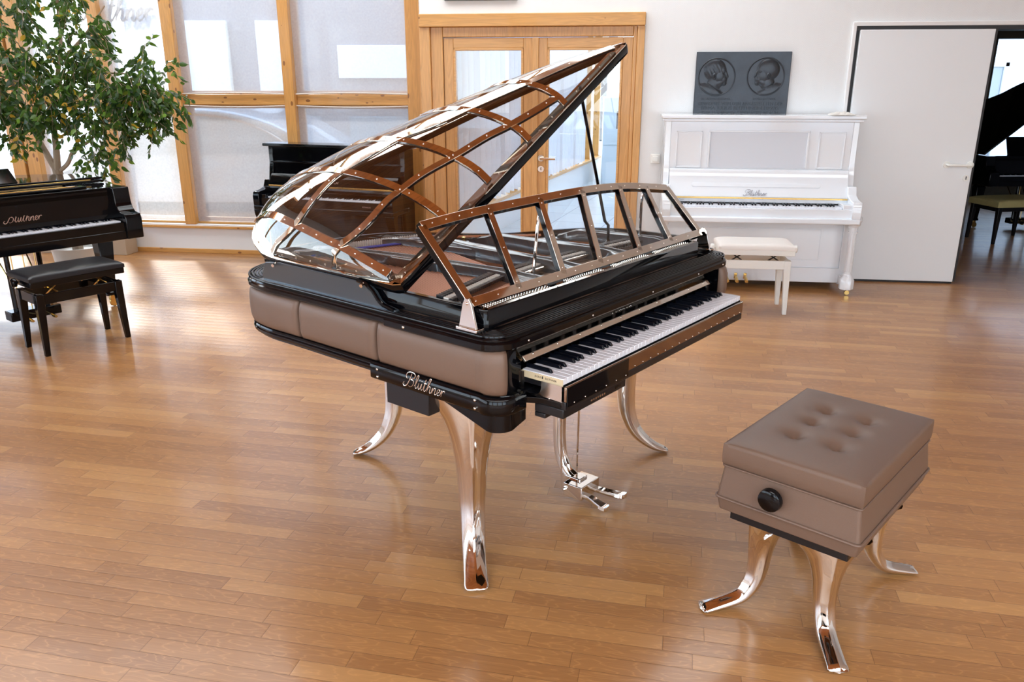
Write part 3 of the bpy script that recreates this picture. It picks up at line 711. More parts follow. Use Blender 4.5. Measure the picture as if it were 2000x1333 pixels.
# ------------------------------------------------------------------ leather bench of the same set
def piano_xy(x, y): return (PX+x*math.cos(PANG)-y*math.sin(PANG), PY+x*math.sin(PANG)+y*math.cos(PANG))
bx_, by_ = piano_xy(.556, -.607)
bn = empty('piano_bench', (bx_, by_, 0), PANG+R(-3.0), 'taupe leather box bench with a buttoned top, black side knob and chrome sabre legs', 'bench')
def sq(L, Wd, r, n=8): return rrect(-L/2, L/2, -Wd/2, Wd/2, r, n)
hx, hy = .298, .203
btn = [(x, y) for x in (-.118, .010, .128) for y in (-.058, .066)]
def cush(a, b):
    # top surface of the cushion with pulled-in buttons
    x = (a*2-1); y = (b*2-1)
    X = math.copysign(abs(x)**.85, x)*hx; Y = math.copysign(abs(y)**.85, y)*hy
    ed = max(0, 1-abs(x)**5)*max(0, 1-abs(y)**5)
    z = .560+.012*ed**.5
    for p in btn:
        d2 = (X-p[0])**2+(Y-p[1])**2
        z -= .016*math.exp(-d2/.0003)+.011*math.exp(-d2/.0016)
    for i in range(2):
        for j in range(3):
            pass
    return (X, Y, z)
g = MB(); NU, NV = 90, 64; g.grid(cush, NU, NV)
per = [i*(NV+1) for i in range(NU)]+[NU*(NV+1)+j for j in range(NV)]+[i*(NV+1)+NV for i in range(NU, 0, -1)]+[j for j in range(NV, 0, -1)]
prev = per
for dz, s in ((.550, 1.004), (.520, 1.006), (.500, 1.000), (.490, .980)):
    o0 = len(g.v); g.v += [(g.v[i][0]*s, g.v[i][1]*s, dz) for i in per]
    cur = list(range(o0, o0+len(per))); n = len(per)
    g.f += [(prev[k], prev[(k+1) % n], cur[(k+1) % n], cur[k]) for k in range(n)]; prev = cur
cu = g.build('seat_cushion', LEATHER, bn, smooth=60)
for p in btn: MB().lathe([(.0095, -.002), (.0095, .001), (.006, .004), (.0001, .005)], 14).build('button', LEATHER, cu, loc=(p[0], p[1], .5475))
def tier(z0, z1, a0, b0, a1, b1, nm, mat, r=.012, bev=.003):
    return MB().rings([[(x, y, z0) for x, y in sq(a0, b0, r)], [(x, y, z1) for x, y in sq(a1, b1, r)]]).build(nm, mat, bn, bev, smooth=40)
bodyb = tier(.392, .492, .612, .420, .590, .398, 'bench_box', LEATHER)
MB().tube([(x, y, .391) for x, y in sq(.616, .424, .014)], .0045, 8, closed=True).build('welt', LEATHER, bodyb)
MB().tube([(x, y, .4915) for x, y in sq(.596, .404, .012)], .003, 8, closed=True).build('welt', LEATHER, bodyb)
tier(.348, .389, .598, .406, .612, .420, 'bench_skirt', LEATHER)
tier(.312, .350, .545, .352, .545, .352, 'base_board', BLACKS, .004, .001)
kn = MB().lathe([(.0001, -.342), (.026, -.342), (.0325, -.338), (.0345, -.330), (.0345, -.322), (.030, -.317), (.012, -.314), (.012, -.296)], 24, (0, .035, .448), axis='X').build('height_knob', BLACK, bn)
for sx, sy in ((-1, -1), (1, -1), (-1, 1), (1, 1)):
    fx, fy = sx*.300, sy*.190
    o = sabre_leg((fx, fy), math.atan2(sy*.8, sx), .135, topw=.230, top=.315, parent=bn, s=.78)
# ------------------------------------------------------------------ black grands (generic, real-size frame, origin at the left end of the key fronts, floor z = 0)
def cased_grand(loc, rz, s, label, lid_up=False, left_logo=True):
    g = empty('grand_piano', loc, rz, label, 'piano', sc_=s)
    KZ = .735
    keyboard(g, z=KZ, pitch=1.2234/52)
    out = [(-.14, .13), (1.36, .13), (1.36, .9)] + catmull([(1.36, .9), (1.31, 1.12), (1.17, 1.28), (1.0, 1.40), (.86, 1.58), (.72, 1.82), (.52, 1.98), (.28, 2.02), (.02, 1.99), (-.10, 1.86), (-.14, 1.66)], 6)[1:]
    MB().prism(out, .64, .975).build('case', BLACK, g, .006)
    for x0, x1 in ((-.14, -.012), (1.235, 1.36)):
        pr = [(-.055, .60), (-.060, .75), (-.045, .785), (.02, .792), (.055, .82), (.075, .87), (.085, .975), (.16, .975), (.16, .60)]
        MB().prism(pr, x0, x1, 'YZ').build('arm', BLACK, g, .006)
        B('key_block', BLACK, g, x0+(.105 if x0 < 0 else -.001), x1+(.001 if x0 < 0 else -.105), -.02, .13, .70, .775, .004)
    B('key_slip', BLACK, g, -.02, 1.24, -.035, -.008, .66, .728, .004)
    B('keybed', BLACK, g, -.13, 1.35, -.04, .35, .60, .665, .004)
    fbd = MB().prism([(.125, .745), (.150, .90), (.165, .93), (.18, .93), (.18, .745)], -.012, 1.235, 'YZ').build('fallboard', BLACK, g, .002)
    script_word(fbd, GOLDTXT, .25, (.485, .126, .800), (R(81), 0, 0), w=.034)
    B('lock_rail', BLACK, g, -.02, 1.24, .13, .145, .915, .945, .002)
    if not lid_up:
        lid_out = [(-.15, .12), (1.37, .12)]+[(x*1.008, y) for x, y in out[2:]]
        rear = [(x, y) for x, y in out if y > .55]; rear = [(1.37, .50)]+[(x+.006 if x > .5 else x-.004, y) for x, y in rear]+[(-.15, .50)]
        MB().prism(rear, .980, .999).build('lid', BLACK, g, .004)
        B('lid_flap', BLACK, g, -.15, 1.37, .52, .90, 1.001, 1.020, .004)
        hp_ = B('lid_hinge', BRASS, g, -.05, 1.27, .505, .520, .982, 1.006, .001)
        B('pin_block', IRON, g, -.10, 1.32, .15, .50, .93, .955, .003)
        B('case_rim', BLACK, g, -.14, 1.36, .13, .165, .955, .978, .003)
        dk = MB().prism([(.24, .96), (.70, .985), (.70, 1.0), (.24, .975)], .20, 1.02, 'YZ').build('music_desk', BLACK, g, .003)
        MB().prism([(.60, 1.02), (.74, 1.115), (.752, 1.112), (.62, 1.02)], .15, .78, 'YZ').build('music_desk', BLACK, g, .003)
        B('desk_tray', BLACK, g, .12, 1.10, .20, .30, .978, .992, .003)
        B('desk_hinge', BRASS, g, .15, 1.02, .21, .222, .992, 1.0, .001)
    else:
        B('pin_block', IRON, g, -.10, 1.32, .18, .50, .93, .955, .003)
        li = MB().prism([(x, y) for x, y in out], 0, .02).build('lid', BLACK, g, .004)
        a = R(-40); li.location = (-.14, 0, .985); li.rotation_euler = (0, a, 0)
        # lid polygon starts at its hinge side
        li.data.transform(Matrix.Translation((.14, 0, 0)))
        MB().tube([(1.25, .60, .97), (1.0, .60, .985+math.tan(R(40))*1.12)], .009, 8).build('lid_prop', BLACK, g)
        MB().prism([(.26, .965), (.36, 1.20), (.375, 1.20), (.275, .965)], .25, .98, 'YZ').build('music_desk', BLACK, g, .003)
    for (x, y) in ((.0, .36), (1.22, .36), (.35, 1.70)):
        B('leg_top', BLACK, g, x-.085, x+.085, y-.085, y+.085, .575, .64, .008)
        w0, w1 = .060, .040
        lg = MB().rings([[(x+sx*w, y+sy*w, z) for sx, sy in ((-1, -1), (1, -1), (1, 1), (-1, 1))] for w, z in ((.048, .575), (.060, .545), (.036, .13), (.045, .125), (.045, .10))]).build('leg', BLACK, g, .006)
        MB().lathe([(.033, -.012), (.036, 0), (.033, .012)], 16, (x+.02, y, .036), axis='Y').build('caster', BRASS, lg)
        MB().box(x-.012, x+.03, y-.018, y+.018, .055, .10).build('caster_fork', BRASS, lg, .003)
    for x in (.50, .72):
        MB().tube([(x, .30, .62), (x, .30, .10)], .018, 8).build('lyre_post', BLACK, g)
    B('lyre_box', BLACK, g, .44, .79, .24, .36, .065, .135, .006)
    for x in (.53, .61, .69):
        MB().tube([(x, .25, .095), (x, .19, .088), (x, .13, .080), (x, .10, .082)], [.006, .008, .013, .010], 8).build('pedal', BRASS, g)
        MB().tube([(x, .30, .13), (x, .30, .62)], .004, 6).build('pedal_rod', BRASS, g)
    MB().tube([(.52, .33, .30), (.50, .62, .62)], .006, 6).build('lyre_brace', BRASS, g)
    MB().tube([(.70, .33, .30), (.72, .62, .62)], .006, 6).build('lyre_brace', BRASS, g)
    return g
GS = .895
a = R(51); kr = (-2.66, 5.45)
cased_grand((kr[0]-1.2234*GS*math.cos(a), kr[1]-1.2234*GS*math.sin(a), 0), a, GS, 'black lacquered grand piano with its front lid folded back, under the fig tree at left')
# grand in the dim side room behind the sliding door
cased_grand((5.16, 8.66, 0), R(2), .82, 'dark grand piano with raised lid in the dim side room at right', lid_up=True)

# ------------------------------------------------------------------ upright pianos (origin at the left end of the key fronts)
def upright(loc, rz, s, label, body, top, H_, keyz, white, ped):
    g = empty('upright_piano', loc, rz, label, 'piano', sc_=s)
    DD = .50 if white else .43
    keyboard(g, z=keyz, pitch=1.2234/52, length=.13 if white else .145, bl=.085)
    Wd = 1.2234; x0, x1 = -.125, Wd+.125; D = DD
    yb = .13; yB = D
    B('back_frame', top, g, x0+.02, x1-.02, yB-.10, yB, .06, H_-.03, .003)
    for a_, b_ in ((x0, x0+.045), (x1-.045, x1)):
        MB().prism([(yb+.04, .10), (yb+.02, keyz-.1), (yb+.02, keyz+.05), (yb+.09, keyz+.14), (yb+.12, keyz+.30), (yb+.12, H_-.03), (yB, H_-.03), (yB, .05), (yb+.04, .05)], a_, b_, 'YZ').build('side_panel', top, g, .004)
        MB().prism([(-.045, keyz-.085), (-.050, keyz+.005), (-.035, keyz+.045), (.06, keyz+.055), (.13, keyz+.075), (.16, keyz+.14), (.20, keyz+.14), (.20, keyz-.085)], a_-.012, b_+.012, 'YZ').build('arm', top, g, .006)
    B('key_block', top, g, x0+.045, -.006, -.02, .14, keyz-.05, keyz+.022, .004); B('key_block', top, g, Wd+.004, x1-.045, -.02, .14, keyz-.05, keyz+.022, .004)
    B('keybed', top, g, x0-.012, x1+.012, -.05, .30, keyz-.125, keyz-.080, .010)
    B('key_slip', top, g, x0+.05, x1-.05, -.025, -.006, keyz-.085, keyz-.008 if not white else keyz-.012, .003)
    B('top_lid', top, g, x0-.035, x1+.035, yb+.075, yB+.01, H_-.028, H_, .006)
    if white: B('lid_moulding', top, g, x0-.020, x1+.020, yb+.09, yB, H_-.050, H_-.028, .006)
    # lower panel, plinth
    lp_ = B('lower_panel', top, g, x0+.045, x1-.045, yb+.05, yb+.075, .18, keyz-.10, .003)
    B('plinth', top, g, x0+.02, x1-.02, yb+.035, yb+.09, .062, .18, .003)
    # fallboard: raised cover against the panel
    if white:
        up = B('upper_panel', top, g, x0+.045, x1-.045, yb+.12, yb+.14, keyz+.24, H_-.03, .002)
        zt, zb = H_-.13, keyz+.27
        def frame(a_, b_, c_, d_, w=.006):
            P = [(a_, yb+.119, c_), (b_, yb+.119, c_), (b_, yb+.119, d_), (a_, yb+.119, d_)]
            for p, q in zip(P, P[1:]+P[:1]):
                MB().box(min(p[0], q[0])-w, max(p[0], q[0])+w, yb+.112, yb+.121, min(p[2], q[2])-w, max(p[2], q[2])+w).build('panel_moulding', top, up, .003)
        frame(-.03, .16, zb, zt); frame(.88+.18, 1.25, zb, zt)
        B('music_shelf_recess', pbr('recess_white', (.66, .70, .77), .25, 0, .3), up, .23, .97, yb+.117, yb+.122, zb, zt, .001)
        for xa in (.22, .975): B('panel_moulding', top, up, xa-.008, xa+.008, yb+.108, yb+.12, zb, zt, .003)
        B('panel_moulding', top, up, .212, .983, yb+.108, yb+.12, zt, zt+.014, .003)
        fb_ = MB().prism([(.135, keyz+.055), (.15, keyz+.075), (.195, keyz+.15), (.215, keyz+.20), (.222, keyz+.255), (.24, keyz+.26), (.24, keyz+.03), (.135, keyz+.03)], x0+.047, x1-.047, 'YZ').build('fallboard', top, g, .002)
        MB().prism(rrect(.10, 1.09, -.016, .016, .015), -.004, .004, 'XY', Matrix.Translation((0, .1865, keyz+.138)) @ Matrix.Rotation(R(60), 4, 'X')).build('fallboard_recess', top, fb_, .002)
        B('fallboard_hinge', BRASS, fb_, x0+.06, x1-.06, .118, .136, keyz+.040, keyz+.052, .001)
        script_word(fb_, GREYTXT, .18, (.51, .137, keyz+.064), (R(60), 0, 0), w=.030)
        text('small_lettering', 'Haus Piano', .018, GREYTXT, g, (.0, .12, keyz+.028), (R(50), 0, 0), .0003)
        B('name_board', top, g, x0+.05, x1-.05, .128, .15, keyz+.012, keyz+.045, .002)
        MB().lathe([(.012, .0), (.014, -.008), (.010, -.014), (.0001, -.016)], 14, (.60, yb+.05, keyz-.125), axis='Y').build('panel_knob', top, lp_)
        for p in ((.08, 1.14, .24, .245), (.08, 1.14, keyz-.205, keyz-.20)): B('panel_moulding', top, lp_, p[0], p[1], yb+.045, yb+.051, p[2], p[3], .001)
        for p in ((.08, .085), (1.135, 1.14)): B('panel_moulding', top, lp_, p[0], p[1], yb+.045, yb+.051, .24, keyz-.20, .001)
        for x in (x0+.015, x1-.015):
            cy_ = .02
            lg = MB().lathe([(.046, .62), (.046, .60), (.050, .595), (.034, .58), (.030, .565), (.030, .20)][::1], 8, (x, cy_, keyz-.70)).build('leg', top, g, .002)
            MB().tube(catmull([(x, cy_-.01, keyz-.09), (x, cy_-.015, keyz-.10), (x, cy_+.005, keyz-.13), (x, cy_+.01, keyz-.16)], 5), [.055]*5+[.048]*5+[.038]*5+[.034], 12).build('leg_capital', top, lg)
            MB().lathe([(.036, keyz-.195), (.036, keyz-.185)], 8, (x, cy_, 0)).build('leg_collar', top, lg)
            MB().rings([[(x+c_*w, cy_+s_*w, z) for c_, s_ in [(math.cos(R(22.5+45*i)), math.sin(R(22.5+45*i))) for i in range(8)]] for w, z in ((.030, keyz-.19), (.028, .17), (.034, .165), (.034, .158), (.056, .125), (.056, .050))]).build('leg_shaft', top, lg, .003)
            B('toe_block', top, g, x-.030, x+.030, cy_+.03, yb+.10, .06, .13, .004)
            MB().lathe([(.018, -.011), (.020, 0), (.018, .011)], 14, (x+.01, cy_, .021), axis='Y').build('caster', BRASS, lg)
    else:
        B('upper_panel', top, g, x0+.045, x1-.045, yb+.12, yb+.14, keyz+.10, H_-.03, .003)
        B('music_ledge', top, g, x0+.05, x1-.05, yb+.07, yb+.125, keyz+.30, keyz+.312, .003)
        fb_ = MB().prism([(.135, keyz+.10), (.205, keyz+.20), (.215, keyz+.20), (.215, keyz+.03), (.135, keyz+.03)], x0+.047, x1-.047, 'YZ').build('fallboard', top, g, .003)
        text('lettering', 'R\u00d6NISCH', .034, GOLDTXT, g, (.62, .150, keyz+.135), (R(55), 0, 0), .0005)
        text('small_lettering', 'R\u00d6NISCH', .020, GOLDTXT, g, (1.08, -.026, keyz-.05), (R(90), 0, 0), .0005)
        B('fallboard_hinge', BRASS, fb_, x0+.055, x1-.055, .128, .140, keyz+.083, keyz+.098, .001)
        for x in (x0+.03, x1-.03):
            MB().rings([[(x+sx*w, yy+sy*w, z) for sx, sy in ((-1, -1), (1, -1), (1, 1), (-1, 1))] for w, yy, z in ((.045, .0, keyz-.12), (.042, .0, keyz-.17), (.034, .03, keyz-.26), (.026, .045, keyz-.38), (.022, .05, .10))]).build('leg', top, g, .006, smooth=60)
            B('toe_block', top, g, x-.03, x+.03, .02, yb+.10, .03, .10, .006)
    for x in (ped-.075, ped, ped+.075):
        B('pedal_plate', BRASS, g, x-.012, x+.012, yb+.030, yb+.036, .075, .125, .003)
        MB().tube([(x, yb+.04, .105), (x, yb+.0, .098), (x, yb-.04, .080), (x, yb-.07, .075)], [.009, .009, .015, .013], 8).build('pedal', BRASS, g)
    return g
upright((-2.107, 6.98, 0), R(-19.3), .898, 'black upright piano by the windows, half seen through the clear domed lid', BLACK, BLACK, 1.165, .684, False, .6)
upright((1.27, 6.115, 0), R(-7.0), .968, 'white lacquered upright piano with its keys uncovered, against the wallpapered wall', WHITEL, WHITEL, 1.362, .690, True, .50)

# ------------------------------------------------------------------ adjustable benches
def bench(loc, rz, s, label, mat, seat, W_, D_, sz, rail, knob=True, velvet=False):
    g = empty('piano_bench', loc, rz, label, 'bench', sc_=s)
    def top(a, b):
        x, y = a*2-1, b*2-1; e = (max(0, 1-abs(x)**6)*max(0, 1-abs(y)**6))**.5
        return (math.copysign(abs(x)**.8, x)*W_/2, math.copysign(abs(y)**.8, y)*D_/2, sz-.022+.022*e)
    m = MB(); NU, NV = 40, 24; m.grid(top, NU, NV)
    per = [i*(NV+1) for i in range(NU)]+[NU*(NV+1)+j for j in range(NV)]+[i*(NV+1)+NV for i in range(NU, 0, -1)]+[j for j in range(NV, 0, -1)]
    o0 = len(m.v); m.v += [(m.v[i][0], m.v[i][1], sz-(.085 if velvet else .045)) for i in per]; n = len(per); cur = list(range(o0, o0+n))
    m.f += [(per[k], per[(k+1) % n], cur[(k+1) % n], cur[k]) for k in range(n)]+[tuple(cur)]
    m.build('seat_cushion', seat, g, smooth=50)
    B('seat_frame', mat, g, -W_/2+.004, W_/2-.004, -D_/2+.004, D_/2-.004, sz-.085, sz-.044, .004)
    fw = W_-.09
    for sy in (-1, 1): B('apron_rail', mat, g, -fw/2, fw/2, sy*(D_/2-.03)-.011, sy*(D_/2-.03)+.011, rail-.065, rail, .003)
    for sx in (-1, 1): B('apron_rail', mat, g, sx*fw/2-.011, sx*fw/2+.011, -D_/2+.03, D_/2-.03, rail-.065, rail, .003)
    for sx in (-1, 1):
        for sy in (-1, 1):
            cx, cy = sx*(fw/2-.005), sy*(D_/2-.035)
            MB().rings([[(cx+dx*w+sx*o_, cy+dy*w+sy*o_, z) for dx, dy in ((-1, -1), (1, -1), (1, 1), (-1, 1))] for w, o_, z in ((.024, 0, rail+.002), (.024, 0, rail-.07), (.015, .012, .0))]).build('leg', mat, g, .003)
            if not velvet:
                MB().tube([(sx*(fw/2-.06), sy*(D_/2-.06), rail-.01), (sx*(fw/2-.14), sy*(D_/2-.06), sz-.083)], .0055, 6).build('scissor_arm', BRASS if mat is BLACK else BLACKS, g)
                MB().tube([(sx*(fw/2-.14), sy*(D_/2-.075), rail-.01), (sx*(fw/2-.06), sy*(D_/2-.075), sz-.083)], .0055, 6).build('scissor_arm', BRASS if mat is BLACK else BLACKS, g)
        if knob and not velvet:
            MB().lathe([(.006, 0), (.006, .012), (.026, .014), (.029, .022), (.029, .034), (.024, .040), (.0001, .041)] if sx > 0 else [(.006, 0), (.006, -.012), (.026, -.014), (.029, -.022), (.029, -.034), (.024, -.040), (.0001, -.041)], 16, (sx*W_/2, 0, sz-.062), axis='X').build('height_knob', mat, g)
    return g
bench((-2.725, 4.815, 0), R(51), .93, 'black leather adjustable bench in front of the black grand under the fig tree', BLACK, BLEATHER, .60, .34, .535, .40)
bench((1.705, 5.60, 0), R(-7), .93, 'cream adjustable bench in front of the white upright piano', CREAM, CREAML, .56, .34, .535, .41)
b3 = bench((5.07, 8.22, 0), R(10), .88, 'dark wooden bench with an olive gold velvet seat in the dim side room', BLACKS, GOLDFELT, .70, .47, .50, .43, velvet=True)
# ------------------------------------------------------------------ room shell
MD = Matrix.Translation((0, 6.815, 0)) @ Matrix.Rotation(R(-7.407), 4, 'Z')     # door wall frame: x along the wall, y beyond it
MW = Matrix.Translation((0, 7.151, 0)) @ Matrix.Rotation(R(-7.97), 4, 'Z')      # window wall frame
CH = 3.7
def wallpaper():
    m, nt, b, o = newmat('herringbone_wallpaper'); tc = nt.nodes.new('ShaderNodeTexCoord'); sx = nt.nodes.new('ShaderNodeSeparateXYZ'); nt.links.new(tc.outputs['Object'], sx.inputs[0])
    X, Z = sx.outputs[0], sx.outputs[2]
    tri = M(nt, 'PINGPONG', X, .045); st = M(nt, 'FRACT', M(nt, 'MULTIPLY', M(nt, 'ADD', Z, M(nt, 'MULTIPLY', tri, 1.7)), 75))
    h = M(nt, 'SMOOTH_MIN', M(nt, 'ABSOLUTE', M(nt, 'SUBTRACT', st, .5)), .3, .1)
    nt.links.new(mixc(nt, M(nt, 'MULTIPLY', h, 2), (.74, .76, .775), (.87, .88, .885)), b.inputs['Base Color'])
    bp = nt.nodes.new('ShaderNodeBump'); bp.inputs['Strength'].default_value = .5; bp.inputs['Distance'].default_value = .003
    nt.links.new(h, bp.inputs['Height']); nt.links.new(bp.outputs[0], b.inputs['Normal']); b.inputs['Roughness'].default_value = .75; return m
WALLP = wallpaper()
PAINT = pbr('wall_paint', (.80, .80, .80), .7, 0, 0, .3, .15, 120)
SASH = pbr('white_door_laminate', (.80, .83, .855), .5, 0, 0, .4, .05, 300)
DARKG = pbr('dark_frame', (.09, .09, .085), .5)
BLK = pbr('shadow_gap_strip', (.01, .01, .012), .5)
TILE = None
def wall_in(M4, name, mat, boxes, bevel=0):
    mb = MB()
    for b_ in boxes: mb.box(*b_)
    o = mb.build(name, mat, None, bevel); o.matrix_world = M4; return struct(o)
# floor of the showroom and the side room
fl = MB().box(-7.5, 10.5, -5.2, 12.6, -.10, 0).build('floor', FLOOR); struct(fl)
cl = MB()
# ceiling with rooflight openings; the rear one is added to light the front faces
SK = [(-5.2, 2.2, 5.40, 6.70), (-5.2, 5.2, -4.2, -1.0)]
for b_ in ((-7.5, 10.5, -5.2, -4.2), (-7.5, -5.2, -4.2, -1), (5.2, 10.5, -4.2, -1), (-7.5, 3.4, -1, 5.40), (-7.5, -5.2, 5.40, 6.70), (2.2, 3.4, 5.40, 6.70), (-7.5, 3.4, 6.70, 8.6)): cl.box(*b_, CH, CH+.15)
struct(MB().box(3.4, 10.5, -1, 8.6, CH, CH+.15).build('ceiling_plaster', PAINT))
struct(cl.build('ceiling', CEILW))
SKY = emis('unseen_rooflight_glow', (.88, .96, 1.0), SKYL)
for i, (a, b_, c, d) in enumerate(SK):
    o = MB().box(a, b_, c, d, CH+.10, CH+.12).build('window_%d' % (20+i), SKY); struct(o)  # glowing panes; the one behind the camera is an added light source
    f = MB()
    for k in range(1, 6): f.box(lerp(a, b_, k/6)-.02, lerp(a, b_, k/6)+.02, c, d, CH+.02, CH+.09)
    f.build('glazing_bar', PINEH, o)
# window wall: parapet, sill, posts, transoms
wall_in(MW, 'wall_back', PAINT, [(-6.6, -.75, 0, .22, 0, .243), (-6.6, -.75, 0, .22, 3.05, CH)])
wall_in(MW, 'trim_1', PAINT, [(-6.6, -.76, -.025, .14, .2575, .277)], .002)
wall_in(MW, 'trim_2', PINEH, [(-6.6, -.76, -.035, -.0, .240, .262), (-6.6, -.76, .02, .12, .277, .300)], .003)
wall_in(MW, 'baseboard_back', PINEH, [(-6.6, -.76, -.016, 0, 0, .040)], .003)
POSTS = [(-6.2, -6.05), (-4.79, -4.66), (-4.63, -4.50), (-3.80, -3.695), (-3.105, -3.0), (-2.025, -1.93), (-.905, -.757)]
pm_ = [struct(MB().box(a, b_, -.03, .17, .277 if b_ < -.8 else 0, CH).build('trim_%d' % (3+i), PINEV, None, .004)) for i, (a, b_) in enumerate(POSTS)]
for o in pm_: o.matrix_world = MW
tr = wall_in(MW, 'trim_12', PINEH, [(a[1], b_[0], .03, .14, 1.358, 1.448) for a, b_ in zip(POSTS, POSTS[1:]) if b_[0]-a[1] > .1]+[(a[1], b_[0], .03, .14, 2.96, 3.05) for a, b_ in zip(POSTS, POSTS[1:]) if b_[0]-a[1] > .1], .004)
wn_ = 1
for a_, b_ in zip(POSTS, POSTS[1:]):
    a, b2 = a_[1], b_[0]
    if b2-a < .1: continue
    o = MB().box(a, b2, .105, .109, .30, 1.36).box(a, b2, .105, .109, 1.448, 2.96).build('window_%d' % wn_, CLEAR); o.matrix_world = MW; struct(o); wn_ += 1
    fr = MB()
    for z0, z1 in ((.30, 1.358), (1.448, 2.96)):
        fr.box(a, a+.035, .09, .13, z0, z1).box(b2-.035, b2, .09, .13, z0, z1).box(a, b2, .09, .13, z0, z0+.03).box(a, b2, .09, .13, z1-.03, z1)
    fr.build('window_frame', PAINT if a < -3 else PINEV, o, .002)
# sheer blinds, one above and one below the transom in every bay
bays = [(-6.04, -4.80, 'far left bay'), (-4.49, -3.81, 'bay behind the fig tree trunk'), (-3.69, -3.11, 'bay left of the middle posts'), (-2.995, -2.03, 'bay behind the black upright piano'), (-1.925, -.91, 'bay beside the glazed door')]
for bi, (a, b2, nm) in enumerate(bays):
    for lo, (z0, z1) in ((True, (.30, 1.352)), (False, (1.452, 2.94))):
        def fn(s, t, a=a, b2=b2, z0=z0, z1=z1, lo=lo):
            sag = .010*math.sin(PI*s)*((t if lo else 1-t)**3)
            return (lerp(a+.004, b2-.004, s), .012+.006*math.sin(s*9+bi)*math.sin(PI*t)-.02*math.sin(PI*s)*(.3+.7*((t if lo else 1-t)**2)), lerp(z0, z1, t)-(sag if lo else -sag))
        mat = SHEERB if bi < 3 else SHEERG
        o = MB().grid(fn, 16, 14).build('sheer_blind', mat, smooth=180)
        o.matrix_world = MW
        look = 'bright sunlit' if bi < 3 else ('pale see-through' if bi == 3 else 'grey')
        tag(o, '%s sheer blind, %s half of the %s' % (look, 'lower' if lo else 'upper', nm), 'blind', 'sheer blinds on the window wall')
        rod = [fn(i/16, 1 if lo else 0) for i in range(17)]
        MB().tube([(rod[0][0]-.015, rod[0][1], rod[0][2])]+rod+[(rod[-1][0]+.015, rod[-1][1], rod[-1][2])], .006, 6).build('hem_rod', FELTW, o)
# lettering on one pane high up behind the fig tree
lw = script_word(None, GREYTXT, .85, (0, 0, 0), (0, 0, 0), w=.05); lw.name = 'window_lettering'
lw.matrix_world = MW @ Matrix.Translation((-4.05, .10, 2.075)) @ Matrix.Rotation(R(90), 4, 'X')
tag(lw, 'grey script lettering on the window pane at the top left', 'sign')
# door wall
wall_in(MD, 'wall_front', WALLP, [(-.75, 1.045, 0, .20, 2.065, CH), (1.045, 2.61, 0, .20, 0, CH), (2.61, 5.6, 0, .20, 1.955, CH), (5.6, 8.2, 0, .20, 0, CH)])
wall_in(MD, 'wall_return', PINEV, [(-.76, -.745, .0, .36, 0, CH)])
wall_in(MD, 'trim_13', PINEH, [(-.745, 1.042, -.045, .05, 1.972, 2.068)], .004)
wall_in(MD, 'trim_14', DOORV, [(-.745, -.66, -.03, .08, 0, 1.972), (.985, 1.042, -.03, .08, 0, 1.972), (-.66, -.56, -.01, .08, 0, 1.972), (.955, .985, -.015, .08, 0, 1.972), (-.56, .955, -.01, .08, 1.895, 1.972)], .006)
def leaf(n, x0, x1, g0, g1, hand):
    s_ = MB().box(x0, g0-.018, 0, .055, .01, 1.89).box(g1+.018, x1, 0, .055, .01, 1.89)
    o = s_.build('door_%d' % n, DOORV, None, .004); o.matrix_world = MD; struct(o)
    MB().box(g0-.018, g1+.018, 0, .055, 1.813, 1.89).box(g0-.018, g1+.018, 0, .055, .01, .290).build('door_rail', DOORH, o, .004)
    MB().box(g0-.018, g0, -.006, .055, .290, 1.813).box(g1, g1+.018, -.006, .055, .290, 1.813).box(g0-.018, g1+.018, -.006, .055, 1.795, 1.813).box(g0-.018, g1+.018, -.006, .055, .290, .308).build('glazing_bead', DOORH, o, .003)
    MB().box(g0, g1, .025, .030, .308, 1.795).build('door_pane', CLEAR, o)
    return o
leaf(1, -.555, .175, -.458, .074, False); d2 = leaf(2, .207, .955, .302, .860, True)
MB().box(.165, .215, -.018, .0, .01, 1.89).build('meeting_stile', DOORV, d2, .006)
MB().lathe([(.026, -.012), (.028, -.004), (.028, 0)], 20, (.242, 0, .955), axis='Y').build('handle_rose', STEEL, d2)
MB().tube(catmull([(.242, -.005, .955), (.242, -.045, .955), (.255, -.058, .955), (.30, -.060, .955), (.362, -.056, .955)], 5), .0095, 10).build('door_handle', STEEL, d2)
MB().lathe([(.026, -.008), (.028, -.003), (.028, 0)], 20, (.242, 0, .868), axis='Y').build('lock_plate', STEEL, d2)
MB().prism([(.238, .858), (.246, .858), (.244, .870), (.247, .877), (.242, .882), (.237, .877), (.240, .870)], -.010, -.0075, 'XZ').build('keyhole', BLK, d2)
# sliding door, its frame and track
wall_in(MD, 'trim_15', PAINT, [(2.585, 2.612, -.02, .02, 0, 1.968), (2.585, 6.2, -.02, .0, 1.955, 1.985)], .004)
wall_in(MD, 'trim_16', BLK, [(2.612, 5.6, -.015, .20, 1.925, 1.957), (2.612, 2.640, .005, .05, 0, 1.93), (2.62, 3.59, -.01, .03, .0, .018)])
d3 = MB().box(2.640, 3.590, -.03, .015, .018, 1.928).build('door_3', SASH, None, .003); d3.matrix_world = MD; struct(d3)
MB().box(3.590, 3.606, -.026, .012, .018, 1.928).build('edge_strip', BLK, d3)
for x in (3.400, 3.570): MB().lathe([(.026, -.040), (.027, -.033), (.027, -.030)], 20, (x, 0, .945), axis='Y').build('handle_rose', CREAM, d3)
MB().tube(catmull([(3.400, -.035, .945), (3.400, -.070, .945), (3.415, -.082, .945), (3.48, -.084, .945), (3.555, -.082, .945), (3.570, -.070, .945), (3.570, -.035, .945)], 4), .010, 10).build('door_handle', CREAM, d3)
MB().lathe([(.024, -.038), (.025, -.033), (.025, -.030)], 20, (3.555, 0, .845), axis='Y').build('lock_plate', CREAM, d3)
